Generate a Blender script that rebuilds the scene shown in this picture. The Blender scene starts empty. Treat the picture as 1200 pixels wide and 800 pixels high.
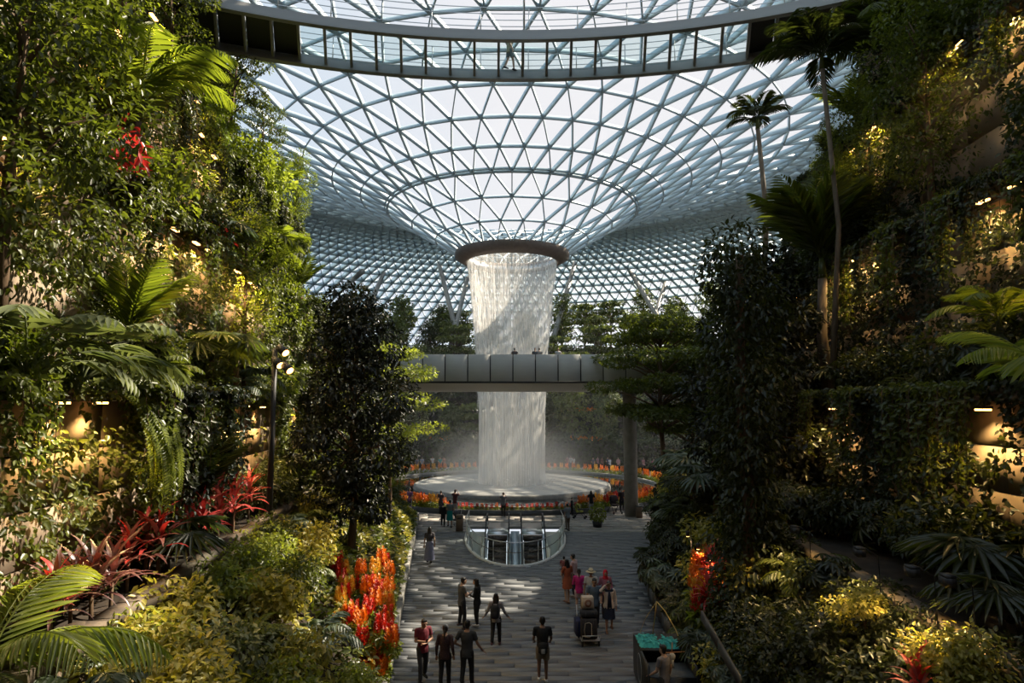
import bpy, math, random
import numpy as np
from mathutils import Vector, Matrix

random.seed(11)
rng = np.random.default_rng(11)
scene = bpy.context.scene
COL = scene.collection
PI = math.pi

# ------------------------------------------------------------------ camera
CAM_H = 7.5
PITCH = math.atan(75 / 760)
cam_data = bpy.data.cameras.new('camera')
cam_data.sensor_width = 36.0
cam_data.lens = 760 / 1200 * 36.0
cam_data.clip_end = 600
cam = bpy.data.objects.new('camera', cam_data)
cam.location = (0, 0, CAM_H)
cam.rotation_euler = (PI / 2 + PITCH, 0, 0)
COL.objects.link(cam)
scene.camera = cam

# ------------------------------------------------------------------ sky, sun, exposure
SUN_DIR = Vector((0.62, 0.36, 0.70)).normalized()      # towards the sun
world = bpy.data.worlds.new('sky')
scene.world = world
world.use_nodes = True
nt = world.node_tree
nt.nodes.clear()
tc = nt.nodes.new('ShaderNodeTexCoord')
dot = nt.nodes.new('ShaderNodeVectorMath'); dot.operation = 'DOT_PRODUCT'
dot.inputs[1].default_value = (0.75, 0.55, 0.35)
ramp = nt.nodes.new('ShaderNodeValToRGB')
ramp.color_ramp.elements[0].position = 0.15
ramp.color_ramp.elements[0].color = (0.50, 0.68, 0.86, 1)
ramp.color_ramp.elements[1].position = 0.64
ramp.color_ramp.elements[1].color = (0.90, 0.88, 0.90, 1)
bg = nt.nodes.new('ShaderNodeBackground'); bg.inputs['Strength'].default_value = 1.06
wo = nt.nodes.new('ShaderNodeOutputWorld')
nt.links.new(tc.outputs['Generated'], dot.inputs[0])
nt.links.new(dot.outputs['Value'], ramp.inputs['Fac'])
nt.links.new(ramp.outputs['Color'], bg.inputs['Color'])
nt.links.new(bg.outputs[0], wo.inputs['Surface'])

sun_data = bpy.data.lights.new('sun', 'SUN')
sun_data.energy = 15.0
sun_data.angle = math.radians(0.8)
sun_data.color = (1.0, 0.86, 0.66)
sun = bpy.data.objects.new('sun', sun_data)
sun.location = (60, 50, 90)
sun.rotation_euler = SUN_DIR.to_track_quat('Z', 'Y').to_euler()
COL.objects.link(sun)

scene.view_settings.view_transform = 'Standard'
scene.view_settings.look = 'None'
scene.view_settings.gamma = 1.0
scene.view_settings.use_curve_mapping = False
scene.view_settings.exposure = 0.0
cy = scene.cycles
cy.use_denoising = True
cy.max_bounces = 7
cy.diffuse_bounces = 3
cy.glossy_bounces = 2
cy.transmission_bounces = 4
cy.transparent_max_bounces = 24
cy.volume_bounces = 1
cy.caustics_reflective = False
cy.caustics_refractive = False
cy.sample_clamp_indirect = 4.0

# ------------------------------------------------------------------ helpers
def at(px, py, depth):
    """the point at a given depth (y) that shows at a pixel of the 1200x800 frame"""
    X = (px - 600) / 760; U = (400 - py) / 760
    c, s = math.cos(PITCH), math.sin(PITCH)
    t = depth / (c - U * s)
    return Vector((X * t, depth, CAM_H + (s + U * c) * t))

def atz(px, py, z):
    X = (px - 600) / 760; U = (400 - py) / 760
    c, s = math.cos(PITCH), math.sin(PITCH)
    t = (z - CAM_H) / (s + U * c)
    return Vector((X * t, (c - U * s) * t, z))

class MB:
    """collects vertices and faces, then links them as ONE mesh object"""
    def __init__(self):
        self.V = []; self.F = []; self.M = []; self.n = 0
    def add(self, V, F, m=0):
        V = np.asarray(V, float)
        for f in (F if isinstance(F, list) and len(F) and isinstance(F[0], np.ndarray) else [np.asarray(F, int)]):
            if len(f):
                self.F.append(f + self.n); self.M.append(np.full(len(f), m))
        self.V.append(V); self.n += len(V)
        return self
    def mesh(self, name, mats, smooth=False):
        me = bpy.data.meshes.new(name)
        V = np.concatenate(self.V)
        tot = np.concatenate([np.full(len(f), f.shape[1]) for f in self.F])
        idx = np.concatenate([f.ravel() for f in self.F])
        mi = np.concatenate(self.M)
        me.vertices.add(len(V)); me.vertices.foreach_set('co', V.ravel().astype(np.float32))
        me.loops.add(len(idx)); me.loops.foreach_set('vertex_index', idx.astype(np.int32))
        me.polygons.add(len(tot))
        start = np.concatenate([[0], np.cumsum(tot)[:-1]])
        me.polygons.foreach_set('loop_start', start.astype(np.int32))
        for m in (mats if isinstance(mats, (list, tuple)) else [mats]):
            me.materials.append(m)
        if mi.any():
            me.polygons.foreach_set('material_index', mi.astype(np.int32))
        if smooth:
            me.polygons.foreach_set('use_smooth', np.ones(len(tot), bool))
        me.update(calc_edges=True)
        return me
    def build(self, name, mats, parent=None, smooth=False, **props):
        return link(name, self.mesh(name, mats, smooth), parent, **props)

def link(name, data, parent=None, loc=None, rotz=None, scale=None, matrix=None, **props):
    o = bpy.data.objects.new(name, data)
    COL.objects.link(o)
    if parent is not None:
        o.parent = parent
    if matrix is not None:
        o.matrix_basis = matrix
    if loc is not None:
        o.location = loc
    if rotz is not None:
        o.rotation_euler = (0, 0, rotz)
    if scale is not None:
        o.scale = (scale, scale, scale) if not hasattr(scale, '__len__') else scale
    for k, v in props.items():
        if v is not None:
            o[k] = v
    return o

def thing(name, label, category, loc=(0, 0, 0), rotz=0.0, group=None, scale=1.0):
    return link(name, None, None, loc, rotz, scale, label=label, category=category, group=group)

def nrm(a):
    a = np.asarray(a, float)
    return a / np.maximum(np.linalg.norm(a, axis=-1, keepdims=True), 1e-9)

BOXF = np.array([[0, 3, 2, 1], [4, 5, 6, 7], [0, 1, 5, 4], [1, 2, 6, 5], [2, 3, 7, 6], [3, 0, 4, 7]])
def box(c, s, rz=0.0):
    x, y, z = s[0] / 2, s[1] / 2, s[2] / 2
    V = np.array([[-x, -y, -z], [x, -y, -z], [x, y, -z], [-x, y, -z], [-x, -y, z], [x, -y, z], [x, y, z], [-x, y, z]])
    if rz:
        ca, sa = math.cos(rz), math.sin(rz)
        V = V @ np.array([[ca, sa, 0], [-sa, ca, 0], [0, 0, 1]])
    return V + np.asarray(c, float), BOXF

def bbox2(lo, hi):
    lo = np.asarray(lo, float); hi = np.asarray(hi, float)
    return box((lo + hi) / 2, hi - lo)

def bev_box(c, s, b, rz=0.0):
    """box with chamfered vertical and top edges"""
    x, y, z = s[0] / 2, s[1] / 2, s[2] / 2
    def ring(ix, zz):
        X, Y = x - ix, y - ix
        k = b
        return [[-X + k, -Y, zz], [X - k, -Y, zz], [X, -Y + k, zz], [X, Y - k, zz], [X - k, Y, zz], [-X + k, Y, zz], [-X, Y - k, zz], [-X, -Y + k, zz]]
    V = np.array(ring(b, -z) + ring(0, -z + b) + ring(0, z - b) + ring(b, z))
    F = [[i + 8 * r, (i + 1) % 8 + 8 * r, (i + 1) % 8 + 8 * r + 8, i + 8 * r + 8] for r in range(3) for i in range(8)]
    if rz:
        ca, sa = math.cos(rz), math.sin(rz)
        V = V @ np.array([[ca, sa, 0], [-sa, ca, 0], [0, 0, 1]])
    return V + np.asarray(c, float), [np.array(F), np.array([[7, 6, 5, 4, 3, 2, 1, 0], [24, 25, 26, 27, 28, 29, 30, 31]])]

def tube(pts, rad, n=8, side=None, caps=True):
    """swept tube; rad a number, a list, or a list of (across, along) pairs with SIDE giving the across axis"""
    P = np.asarray(pts, float); m = len(P)
    r = np.asarray(rad, float)
    if r.ndim == 0:
        r = np.full((m, 2), float(r))
    elif r.ndim == 1:
        r = np.stack([r, r], 1) if len(r) == m else np.tile(r, (m, 1))
    T = np.zeros_like(P)
    T[1:-1] = P[2:] - P[:-2] if m > 2 else T[1:-1]
    T[0] = P[1] - P[0]; T[-1] = P[-1] - P[-2]
    T = nrm(T)
    ref = np.asarray(side if side is not None else ((1, 0, 0) if abs(T[0][0]) < 0.9 else (0, 1, 0)), float)
    a = np.linspace(0, 2 * PI, n, endpoint=False)
    V = []
    for i in range(m):
        A = ref - T[i] * np.dot(ref, T[i])
        A = A / max(np.linalg.norm(A), 1e-9)
        B = np.cross(T[i], A)
        ref = A
        V.append(P[i] + np.outer(np.cos(a) * r[i, 0], A) + np.outer(np.sin(a) * r[i, 1], B))
    V = np.concatenate(V)
    F = np.array([[i * n + j, i * n + (j + 1) % n, (i + 1) * n + (j + 1) % n, (i + 1) * n + j] for i in range(m - 1) for j in range(n)])
    FF = [F]
    if caps:
        FF.append(np.array([list(range(n - 1, -1, -1)), [(m - 1) * n + j for j in range(n)]]))
    return V, FF

def lathe(prof, n=48, a0=0.0, a1=2 * PI, c=(0, 0)):
    """profile of (r, z) swept about a vertical axis at c; angle 0 looks along +y, positive towards +x"""
    prof = np.asarray(prof, float); m = len(prof)
    full = abs(a1 - a0 - 2 * PI) < 1e-6
    a = np.linspace(a0, a1, n if full else n + 1, endpoint=not full)
    V = np.stack([np.stack([c[0] + prof[:, 0] * math.sin(t), c[1] + prof[:, 0] * math.cos(t), prof[:, 1]], 1) for t in a])
    k = len(a)
    F = [[i * m + j, ((i + 1) % k) * m + j, ((i + 1) % k) * m + j + 1, i * m + j + 1] for i in range(k if full else k - 1) for j in range(m - 1)]
    return V.reshape(-1, 3), np.array(F)

def ball(c, r, nu=10, nv=7):
    r = np.asarray(r if hasattr(r, '__len__') else (r, r, r), float)
    t = np.linspace(0, PI, nv + 1)[1:-1]
    V = [[0, 0, 1]] + [[math.sin(x) * math.cos(2 * PI * j / nu), math.sin(x) * math.sin(2 * PI * j / nu), math.cos(x)] for x in t for j in range(nu)] + [[0, 0, -1]]
    V = np.array(V) * r + np.asarray(c, float)
    k = nv - 1
    Q = np.array([[1 + i * nu + j, 1 + (i + 1) * nu + j, 1 + (i + 1) * nu + (j + 1) % nu, 1 + i * nu + (j + 1) % nu] for i in range(k - 1) for j in range(nu)])
    Tt = np.array([[0, 1 + j, 1 + (j + 1) % nu] for j in range(nu)] + [[1 + k * nu, 1 + (k - 1) * nu + (j + 1) % nu, 1 + (k - 1) * nu + j] for j in range(nu)])
    return V, [Q, Tt]

def bars(A, B, N, w, d):
    """many straight box bars from A to B, width w across, depth d along N"""
    A = np.asarray(A, float); B = np.asarray(B, float); N = np.asarray(N, float)
    T = nrm(B - A); N = nrm(N - T * (N * T).sum(1, keepdims=True)); S = np.cross(T, N)
    w = np.broadcast_to(np.asarray(w, float), (len(A),))[:, None] / 2; d = np.broadcast_to(np.asarray(d, float), (len(A),))[:, None] / 2
    V = np.stack([A - S * w - N * d, A + S * w - N * d, A + S * w + N * d, A - S * w + N * d, B - S * w - N * d, B + S * w - N * d, B + S * w + N * d, B - S * w + N * d], 1)
    f = np.array([[0, 1, 5, 4], [1, 2, 6, 5], [2, 3, 7, 6], [3, 0, 4, 7]])
    F = (np.arange(len(A)) * 8)[:, None, None] + f[None]
    return V.reshape(-1, 3), F.reshape(-1, 4)

def leaves(P, D, N, L, W, droop=0.15, fold=0.18):
    """many leaves, each two folded quads: base P, direction D, normal N, length L, width W"""
    P = np.asarray(P, float); k = len(P)
    D = nrm(np.broadcast_to(D, (k, 3))); N = np.broadcast_to(np.asarray(N, float), (k, 3))
    N = nrm(N - D * (N * D).sum(1, keepdims=True) + 1e-6); S = np.cross(D, N)
    L = np.broadcast_to(np.asarray(L, float), (k,))[:, None]; W = np.broadcast_to(np.asarray(W, float), (k,))[:, None]
    tip = P + D * L - N * L * droop
    m1 = P + D * L * 0.32 - N * L * droop * 0.15; m2 = P + D * L * 0.70 - N * L * droop * 0.5
    V = np.stack([P, m1 + S * W * 0.5 + N * W * fold, m2 + S * W * 0.36 + N * W * fold, tip, m2 - S * W * 0.36 + N * W * fold, m1 - S * W * 0.5 + N * W * fold], 1)
    f = np.array([[0, 3, 2, 1], [0, 5, 4, 3]])
    F = (np.arange(k) * 6)[:, None, None] + f[None]
    return V.reshape(-1, 3), F.reshape(-1, 4)

def rand_dir(k):
    return nrm(rng.normal(size=(k, 3)))

def wav(a, b, s=1.0, ph=0.0):
    """smooth noise 0..1 from sums of sines"""
    v = (np.sin(a * 1.7 * s + ph + 1.3 * np.sin(b * 1.1 * s + ph)) + np.sin(b * 2.3 * s - a * .9 * s + 2.1 * ph) + np.sin(a * 3.9 * s + b * 2.9 * s + ph * .7) * .6) / 2.6
    return v * .5 + .5

ORD = ['first', 'second', 'third', 'fourth', 'fifth', 'sixth', 'seventh', 'eighth', 'ninth', 'tenth', 'eleventh', 'twelfth', 'thirteenth', 'fourteenth', 'fifteenth', 'sixteenth', 'seventeenth', 'eighteenth', 'nineteenth']
TENS = ['twenty', 'thirty', 'forty', 'fifty', 'sixty', 'seventy', 'eighty', 'ninety']
def ordinal(i):
    if i < 19:
        return ORD[i]
    n = i + 1
    t, u = divmod(n, 10)
    if t >= 10:
        return 'hundred-and-' + ordinal(n - 101) if n > 100 else 'hundredth'
    return (TENS[t - 2][:-1] + 'ieth') if u == 0 else TENS[t - 2] + '-' + ORD[u - 1]

# ------------------------------------------------------------------ materials
def new_mat(name):
    m = bpy.data.materials.new(name); m.use_nodes = True
    n = m.node_tree; n.nodes.clear()
    out = n.nodes.new('ShaderNodeOutputMaterial')
    return m, n, out

def solid(name, col, rough=0.6, metal=0.0, noise=0.0, scale=6.0, spec=0.4, bump=0.0, stretch=(1, 1, 1)):
    m, n, out = new_mat(name)
    b = n.nodes.new('ShaderNodeBsdfPrincipled')
    b.inputs['Base Color'].default_value = (*col, 1); b.inputs['Roughness'].default_value = rough
    b.inputs['Metallic'].default_value = metal; b.inputs['Specular IOR Level'].default_value = spec
    if noise or bump:
        t = n.nodes.new('ShaderNodeTexCoord'); mp = n.nodes.new('ShaderNodeMapping'); mp.inputs['Scale'].default_value = stretch
        nz = n.nodes.new('ShaderNodeTexNoise'); nz.inputs['Scale'].default_value = scale; nz.inputs['Detail'].default_value = 5
        n.links.new(t.outputs['Object'], mp.inputs[0]); n.links.new(mp.outputs[0], nz.inputs['Vector'])
        r = n.nodes.new('ShaderNodeValToRGB')
        r.color_ramp.elements[0].color = (*[c * (1 - noise) for c in col], 1); r.color_ramp.elements[1].color = (*[min(1, c * (1 + noise)) for c in col], 1)
        r.color_ramp.elements[0].position = .3; r.color_ramp.elements[1].position = .7
        n.links.new(nz.outputs['Fac'], r.inputs[0]); n.links.new(r.outputs[0], b.inputs['Base Color'])
        if bump:
            bp = n.nodes.new('ShaderNodeBump'); bp.inputs['Strength'].default_value = bump; bp.inputs['Distance'].default_value = .03
            n.links.new(nz.outputs['Fac'], bp.inputs['Height']); n.links.new(bp.outputs[0], b.inputs['Normal'])
    n.links.new(b.outputs[0], out.inputs[0])
    return m

def island_mat(name, ca, cb, rough=0.6, spec=0.4, grain=0.0, gscale=(3, 30, 3), bump=0.0):
    """colour drawn per piece (islands and objects) with a fine grain"""
    m, n, out = new_mat(name)
    g = n.nodes.new('ShaderNodeNewGeometry'); oi = n.nodes.new('ShaderNodeObjectInfo')
    ad = n.nodes.new('ShaderNodeMath'); ad.operation = 'ADD'
    n.links.new(g.outputs['Random Per Island'], ad.inputs[0]); n.links.new(oi.outputs['Random'], ad.inputs[1])
    fr = n.nodes.new('ShaderNodeMath'); fr.operation = 'FRACT'; n.links.new(ad.outputs[0], fr.inputs[0])
    mx = n.nodes.new('ShaderNodeMix'); mx.data_type = 'RGBA'
    mx.inputs['A'].default_value = (*ca, 1); mx.inputs['B'].default_value = (*cb, 1)
    n.links.new(fr.outputs[0], mx.inputs['Factor'])
    b = n.nodes.new('ShaderNodeBsdfPrincipled'); b.inputs['Roughness'].default_value = rough; b.inputs['Specular IOR Level'].default_value = spec
    col = mx.outputs['Result']
    if grain or bump:
        t = n.nodes.new('ShaderNodeTexCoord'); mp = n.nodes.new('ShaderNodeMapping'); mp.inputs['Scale'].default_value = gscale
        nz = n.nodes.new('ShaderNodeTexNoise'); nz.inputs['Scale'].default_value = 1.0; nz.inputs['Detail'].default_value = 5
        n.links.new(t.outputs['Object'], mp.inputs[0]); n.links.new(mp.outputs[0], nz.inputs['Vector'])
        ml = n.nodes.new('ShaderNodeMix'); ml.data_type = 'RGBA'; ml.blend_type = 'MULTIPLY'; ml.inputs['Factor'].default_value = grain
        rp = n.nodes.new('ShaderNodeValToRGB'); rp.color_ramp.elements[0].position = .3; rp.color_ramp.elements[1].position = .7
        rp.color_ramp.elements[0].color = (.25, .25, .25, 1)
        n.links.new(nz.outputs['Fac'], rp.inputs[0])
        n.links.new(col, ml.inputs['A']); n.links.new(rp.outputs[0], ml.inputs['B']); col = ml.outputs['Result']
    n.links.new(col, b.inputs['Base Color']); n.links.new(b.outputs[0], out.inputs[0])
    return m

def leaf_mat(name, ca, cb, trans=0.35, gloss=0.03, rough=0.38, tint=(1.0, 1.05, 0.45)):
    m, n, out = new_mat(name)
    g = n.nodes.new('ShaderNodeNewGeometry'); oi = n.nodes.new('ShaderNodeObjectInfo')
    ad = n.nodes.new('ShaderNodeMath'); ad.operation = 'MULTIPLY_ADD'; ad.inputs[1].default_value = .35
    n.links.new(oi.outputs['Random'], ad.inputs[0])
    m2 = n.nodes.new('ShaderNodeMath'); m2.operation = 'MULTIPLY'; m2.inputs[1].default_value = .75
    n.links.new(g.outputs['Random Per Island'], m2.inputs[0]); n.links.new(m2.outputs[0], ad.inputs[2])
    mx = n.nodes.new('ShaderNodeMix'); mx.data_type = 'RGBA'
    mx.inputs['A'].default_value = (*ca, 1); mx.inputs['B'].default_value = (*cb, 1)
    n.links.new(ad.outputs[0], mx.inputs['Factor'])
    df = n.nodes.new('ShaderNodeBsdfDiffuse'); tr = n.nodes.new('ShaderNodeBsdfTranslucent')
    tm = n.nodes.new('ShaderNodeMix'); tm.data_type = 'RGBA'; tm.blend_type = 'MULTIPLY'; tm.inputs['Factor'].default_value = 1
    tm.inputs['B'].default_value = (*[2.0 * c for c in tint], 1)
    n.links.new(mx.outputs['Result'], df.inputs[0]); n.links.new(mx.outputs['Result'], tm.inputs['A']); n.links.new(tm.outputs['Result'], tr.inputs[0])
    s1 = n.nodes.new('ShaderNodeMixShader'); s1.inputs[0].default_value = trans
    n.links.new(df.outputs[0], s1.inputs[1]); n.links.new(tr.outputs[0], s1.inputs[2])
    gl = n.nodes.new('ShaderNodeBsdfGlossy'); gl.inputs['Roughness'].default_value = rough; gl.inputs[0].default_value = (1, 1, 1, 1)
    s2 = n.nodes.new('ShaderNodeMixShader'); s2.inputs[0].default_value = gloss
    n.links.new(s1.outputs[0], s2.inputs[1]); n.links.new(gl.outputs[0], s2.inputs[2]); n.links.new(s2.outputs[0], out.inputs[0])
    return m

def glass_mat(name, tint=(0.9, 0.95, 0.95), refl=0.06, rough=0.02):
    m, n, out = new_mat(name)
    tr = n.nodes.new('ShaderNodeBsdfTransparent'); tr.inputs[0].default_value = (*tint, 1)
    gl = n.nodes.new('ShaderNodeBsdfGlossy'); gl.inputs['Roughness'].default_value = rough
    s = n.nodes.new('ShaderNodeMixShader'); s.inputs[0].default_value = refl
    n.links.new(tr.outputs[0], s.inputs[1]); n.links.new(gl.outputs[0], s.inputs[2]); n.links.new(s.outputs[0], out.inputs[0])
    return m

def emit_mat(name, col, strength):
    m, n, out = new_mat(name)
    e = n.nodes.new('ShaderNodeEmission'); e.inputs[0].default_value = (*col, 1); e.inputs[1].default_value = strength
    n.links.new(e.outputs[0], out.inputs[0])
    return m

M = {}
M['roof_steel'] = solid('roof_steel', (0.42, 0.51, 0.57), .42, .0, spec=.5)
M['roof_glass'] = glass_mat('roof_glass', (0.96, 0.98, 0.99), .035)
M['ring_metal'] = solid('ring_metal', (0.17, 0.13, 0.11), .5, .2, .15, 3)
M['bridge_panel'] = island_mat('bridge_panel', (0.44, 0.43, 0.41), (0.48, 0.47, 0.45), .5, grain=.1, gscale=(1, 1, 8))
M['soffit'] = solid('soffit', (0.60, 0.58, 0.54), .5)
M['concrete'] = solid('concrete', (0.30, 0.27, 0.23), .8, 0, .15, 3)
M['dark_metal'] = solid('dark_metal', (0.035, 0.035, 0.037), .5, .3)
M['grey_metal'] = solid('grey_metal', (0.30, 0.29, 0.28), .45, .2)
M['steel'] = solid('steel', (0.55, 0.56, 0.57), .28, .8)
M['white_paint'] = solid('white_paint', (0.62, 0.62, 0.60), .5)
M['escalator_skirt'] = solid('escalator_skirt', (0.42, 0.48, 0.55), .35, .6)
M['rubber'] = solid('rubber', (0.015, 0.015, 0.016), .45)
M['tread'] = solid('tread', (0.05, 0.042, 0.04), .5, .4)
M['wood_panel'] = solid('wood_panel', (0.13, 0.085, 0.055), .6, 0, .25, 4, stretch=(1, 1, 6))
M['clear_glass'] = glass_mat('clear_glass', (0.86, 0.93, 0.91), .07)
M['floor_glass'] = glass_mat('floor_glass', (0.90, 0.96, 0.96), .06, .08)
M['plank'] = island_mat('plank', (0.135, 0.143, 0.155), (0.175, 0.182, 0.190), .55, .4, .5, (1.2, 14, 2))
M['pale_stone'] = island_mat('pale_stone', (0.26, 0.24, 0.215), (0.34, 0.31, 0.275), .6, .4, .35, (1.5, 5, 2))
M['floor_joint'] = solid('floor_joint', (0.05, 0.05, 0.052), .8)
M['soil'] = solid('soil', (0.030, 0.021, 0.014), .95, 0, .4, 2.5, bump=.5)
M['panel_stone'] = island_mat('panel_stone', (0.30, 0.22, 0.15), (0.40, 0.30, 0.215), .75, .3, .45, (1.5, 1.5, 1.0))
M['wall_core'] = solid('wall_core', (0.06, 0.05, 0.042), .9)
M['coping'] = island_mat('coping', (0.13, 0.10, 0.072), (0.22, 0.17, 0.125), .75, .3, .5, (4, 1, 4))
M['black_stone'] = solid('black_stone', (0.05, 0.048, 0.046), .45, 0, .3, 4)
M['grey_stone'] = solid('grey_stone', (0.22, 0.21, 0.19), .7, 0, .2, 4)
M['bark'] = solid('bark', (0.12, 0.075, 0.042), .85, 0, .35, 9, bump=.6, stretch=(1, 1, .3))
M['pale_bark'] = solid('pale_bark', (0.15, 0.11, 0.075), .85, 0, .3, 9, bump=.4, stretch=(1, 1, .3))
M['lamp_glow'] = emit_mat('lamp_glow', (1.0, 0.50, 0.15), 7.0)
M['red_glow'] = emit_mat('orange_glow', (1.0, 0.45, 0.15), 3.0)

M['leaf_dark'] = leaf_mat('leaf_dark', (0.013, 0.018, 0.006), (0.042, 0.050, 0.013))  # deepened so part of the shaded bank's shade lies in the leaf colour
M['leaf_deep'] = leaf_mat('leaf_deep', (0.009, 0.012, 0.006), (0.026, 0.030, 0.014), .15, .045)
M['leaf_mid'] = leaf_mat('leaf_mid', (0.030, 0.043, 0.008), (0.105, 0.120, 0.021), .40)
M['leaf_fresh'] = leaf_mat('leaf_fresh', (0.065, 0.090, 0.012), (0.19, 0.215, 0.030), .46)
M['leaf_lime'] = leaf_mat('leaf_lime', (0.13, 0.17, 0.03), (0.29, 0.31, 0.065), .42)
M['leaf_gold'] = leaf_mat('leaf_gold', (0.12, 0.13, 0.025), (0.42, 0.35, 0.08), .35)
M['leaf_pale'] = leaf_mat('leaf_pale', (0.07, 0.09, 0.045), (0.20, 0.22, 0.11), .25)
M['leaf_blue'] = leaf_mat('leaf_blue', (0.035, 0.055, 0.034), (0.10, 0.125, 0.070), .22, .05)
M['leaf_red'] = leaf_mat('leaf_red', (0.26, 0.022, 0.03), (0.50, 0.07, 0.06), .35, tint=(1, .5, .4))
M['leaf_pink'] = leaf_mat('leaf_pink', (0.40, 0.06, 0.10), (0.58, 0.20, 0.16), .35, tint=(1, .6, .5))
M['leaf_purple'] = leaf_mat('leaf_purple', (0.055, 0.018, 0.020), (0.17, 0.055, 0.045), .25, .12, tint=(1, .6, .5))
M['leaf_far'] = leaf_mat('leaf_far', (0.030, 0.045, 0.020), (0.085, 0.10, 0.040), .3)
M['leaf_far2'] = leaf_mat('leaf_far2', (0.07, 0.09, 0.035), (0.16, 0.18, 0.07), .35)
M['plume_red'] = leaf_mat('plume_red', (0.36, 0.014, 0.014), (0.52, 0.05, 0.025), .3, .02, tint=(1, .5, .3))
M['plume_orange'] = leaf_mat('plume_orange', (0.52, 0.13, 0.015), (0.66, 0.27, 0.035), .3, .02, tint=(1, .7, .3))
M['plume_yellow'] = leaf_mat('plume_yellow', (0.52, 0.29, 0.03), (0.66, 0.44, 0.08), .3, .02, tint=(1, .8, .4))

# ================================================================== THE GLASS ROOF
CX, CY = 0.0, 60.0                    # axis of the oculus, waterfall and pool
ROOF_R = [5.0, 7.2, 9.4, 11.6, 14.0, 16.5, 19.0, 21.7, 24.4, 27.2, 29.8]
ROOF_Z = [21.6, 22.9, 24.2, 25.5, 26.5, 27.6, 28.7, 29.5, 30.5, 31.25, 31.85]
_pr = np.array([29.8, 33.4, 36.4, 39.4, 42.4, 45.4, 48.2, 50.9, 53.4, 55.7, 57.7, 59.4, 60.8, 61.9])
_pz = np.array([31.85, 32.3, 32.4, 32.2, 31.6, 30.6, 29.2, 27.3, 24.9, 22.1, 19.0, 15.6, 12.0, 8.4])
_ps = np.concatenate([[0], np.cumsum(np.hypot(np.diff(_pr), np.diff(_pz)))])
for _t in np.linspace(0, _ps[-1], 26)[1:]:       # the fine lattice of the outer shell
    ROOF_R.append(float(np.interp(_t, _ps, _pr))); ROOF_Z.append(float(np.interp(_t, _ps, _pz)))
NR = len(ROOF_R)
def roof_seg(i):
    return 24 if i < 3 else (48 if i < 9 else (96 if i < 11 else 192))
def roof_off(i):
    return {0: 0.0, 1: 0.5, 2: 0.0}.get(i, (0.5 if (i - 3) % 2 else 0.0) if i < 9 else ((0.5 if (i - 9) % 2 else 0.0) if i < 11 else (0.5 if (i - 11) % 2 else 0.0)))
def roof_pt(i, j):
    a = 2 * PI * (j + roof_off(i)) / roof_seg(i)
    return np.array([CX + ROOF_R[i] * math.sin(a), CY - ROOF_R[i] * math.cos(a), ROOF_Z[i]])
def roof_nrm(i, j):
    a = 2 * PI * (j + roof_off(i)) / roof_seg(i)
    k0, k1 = max(0, i - 1), min(NR - 1, i + 1)
    dr, dz = ROOF_R[k1] - ROOF_R[k0], ROOF_Z[k1] - ROOF_Z[k0]
    l = math.hypot(dr, dz)
    return np.array([-dz / l * math.sin(a), dz / l * math.cos(a), dr / l])

roof_bars, roof_panes = [], []        # (row, kind, P, Q, N) / (row, three points)
for i in range(NR):
    n = roof_seg(i)
    for j in range(n):
        if i > 0:
            roof_bars.append((i, 'ring_beam', roof_pt(i, j), roof_pt(i, j + 1), roof_nrm(i, j) + roof_nrm(i, j + 1)))
    if i == NR - 1:
        break
    m = roof_seg(i + 1)
    o0, o1 = roof_off(i), roof_off(i + 1)
    if m == n:
        sh = 0 if o0 < o1 else 1
        for j in range(n):
            a, b = j - 1 + sh, j + sh          # the two upper nodes beside node j
            for q in (a, b):
                roof_bars.append((i, 'rib', roof_pt(i, j), roof_pt(i + 1, q), roof_nrm(i, j) + roof_nrm(i + 1, q)))
            roof_panes.append((i, roof_pt(i, j), roof_pt(i + 1, b), roof_pt(i + 1, a)))
            roof_panes.append((i, roof_pt(i, j), roof_pt(i, j + 1), roof_pt(i + 1, b)))
    else:
        for j in range(n):
            c = int(round((j + o0) * 2 - o1))
            for q in (c - 1, c, c + 1):
                roof_bars.append((i, 'rib', roof_pt(i, j), roof_pt(i + 1, q), roof_nrm(i, j) + roof_nrm(i + 1, q)))
            roof_panes.append((i, roof_pt(i, j), roof_pt(i + 1, c), roof_pt(i + 1, c - 1)))
            roof_panes.append((i, roof_pt(i, j), roof_pt(i + 1, c + 1), roof_pt(i + 1, c)))
            roof_panes.append((i, roof_pt(i, j), roof_pt(i, j + 1), roof_pt(i + 1, c + 1)))

# the outer shell: fine lattice on the far half, the plain wide lattice on the half over the viewer
FINE_Y = 46.0
def _mid_y(pts):
    return float(np.mean([p[1] for p in pts]))
roof_bars = [b for b in roof_bars if b[0] < 11 or _mid_y(b[2:4]) > FINE_Y]
roof_panes = [p for p in roof_panes if p[0] < 11 or _mid_y(p[1:4]) > FINE_Y]
for k in range(12):
    i = 11 + 2 * k
    if i + 2 >= NR:
        break
    for j in range(k % 2, 192, 2):
        P0 = roof_pt(i, j) if roof_off(i) == 0 else roof_pt(i, j)
        ups = [roof_pt(i + 2, j - 1), roof_pt(i + 2, j + 1)]
        nx_ = roof_pt(i, j + 2)
        if _mid_y([P0, ups[0]]) <= FINE_Y + 1:
            N_ = roof_nrm(i, j)
            for U in ups:
                roof_bars.append((8, 'rib', P0, U, N_))
            roof_bars.append((8, 'ring_beam', P0, nx_, N_))
            roof_panes.append((8, P0, ups[1], ups[0])); roof_panes.append((8, P0, nx_, ups[1]))
roof = link('ceiling', None, None, (0, 0, 0), kind='structure', label='domed glass and steel lattice roof sinking to a round opening')
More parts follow.
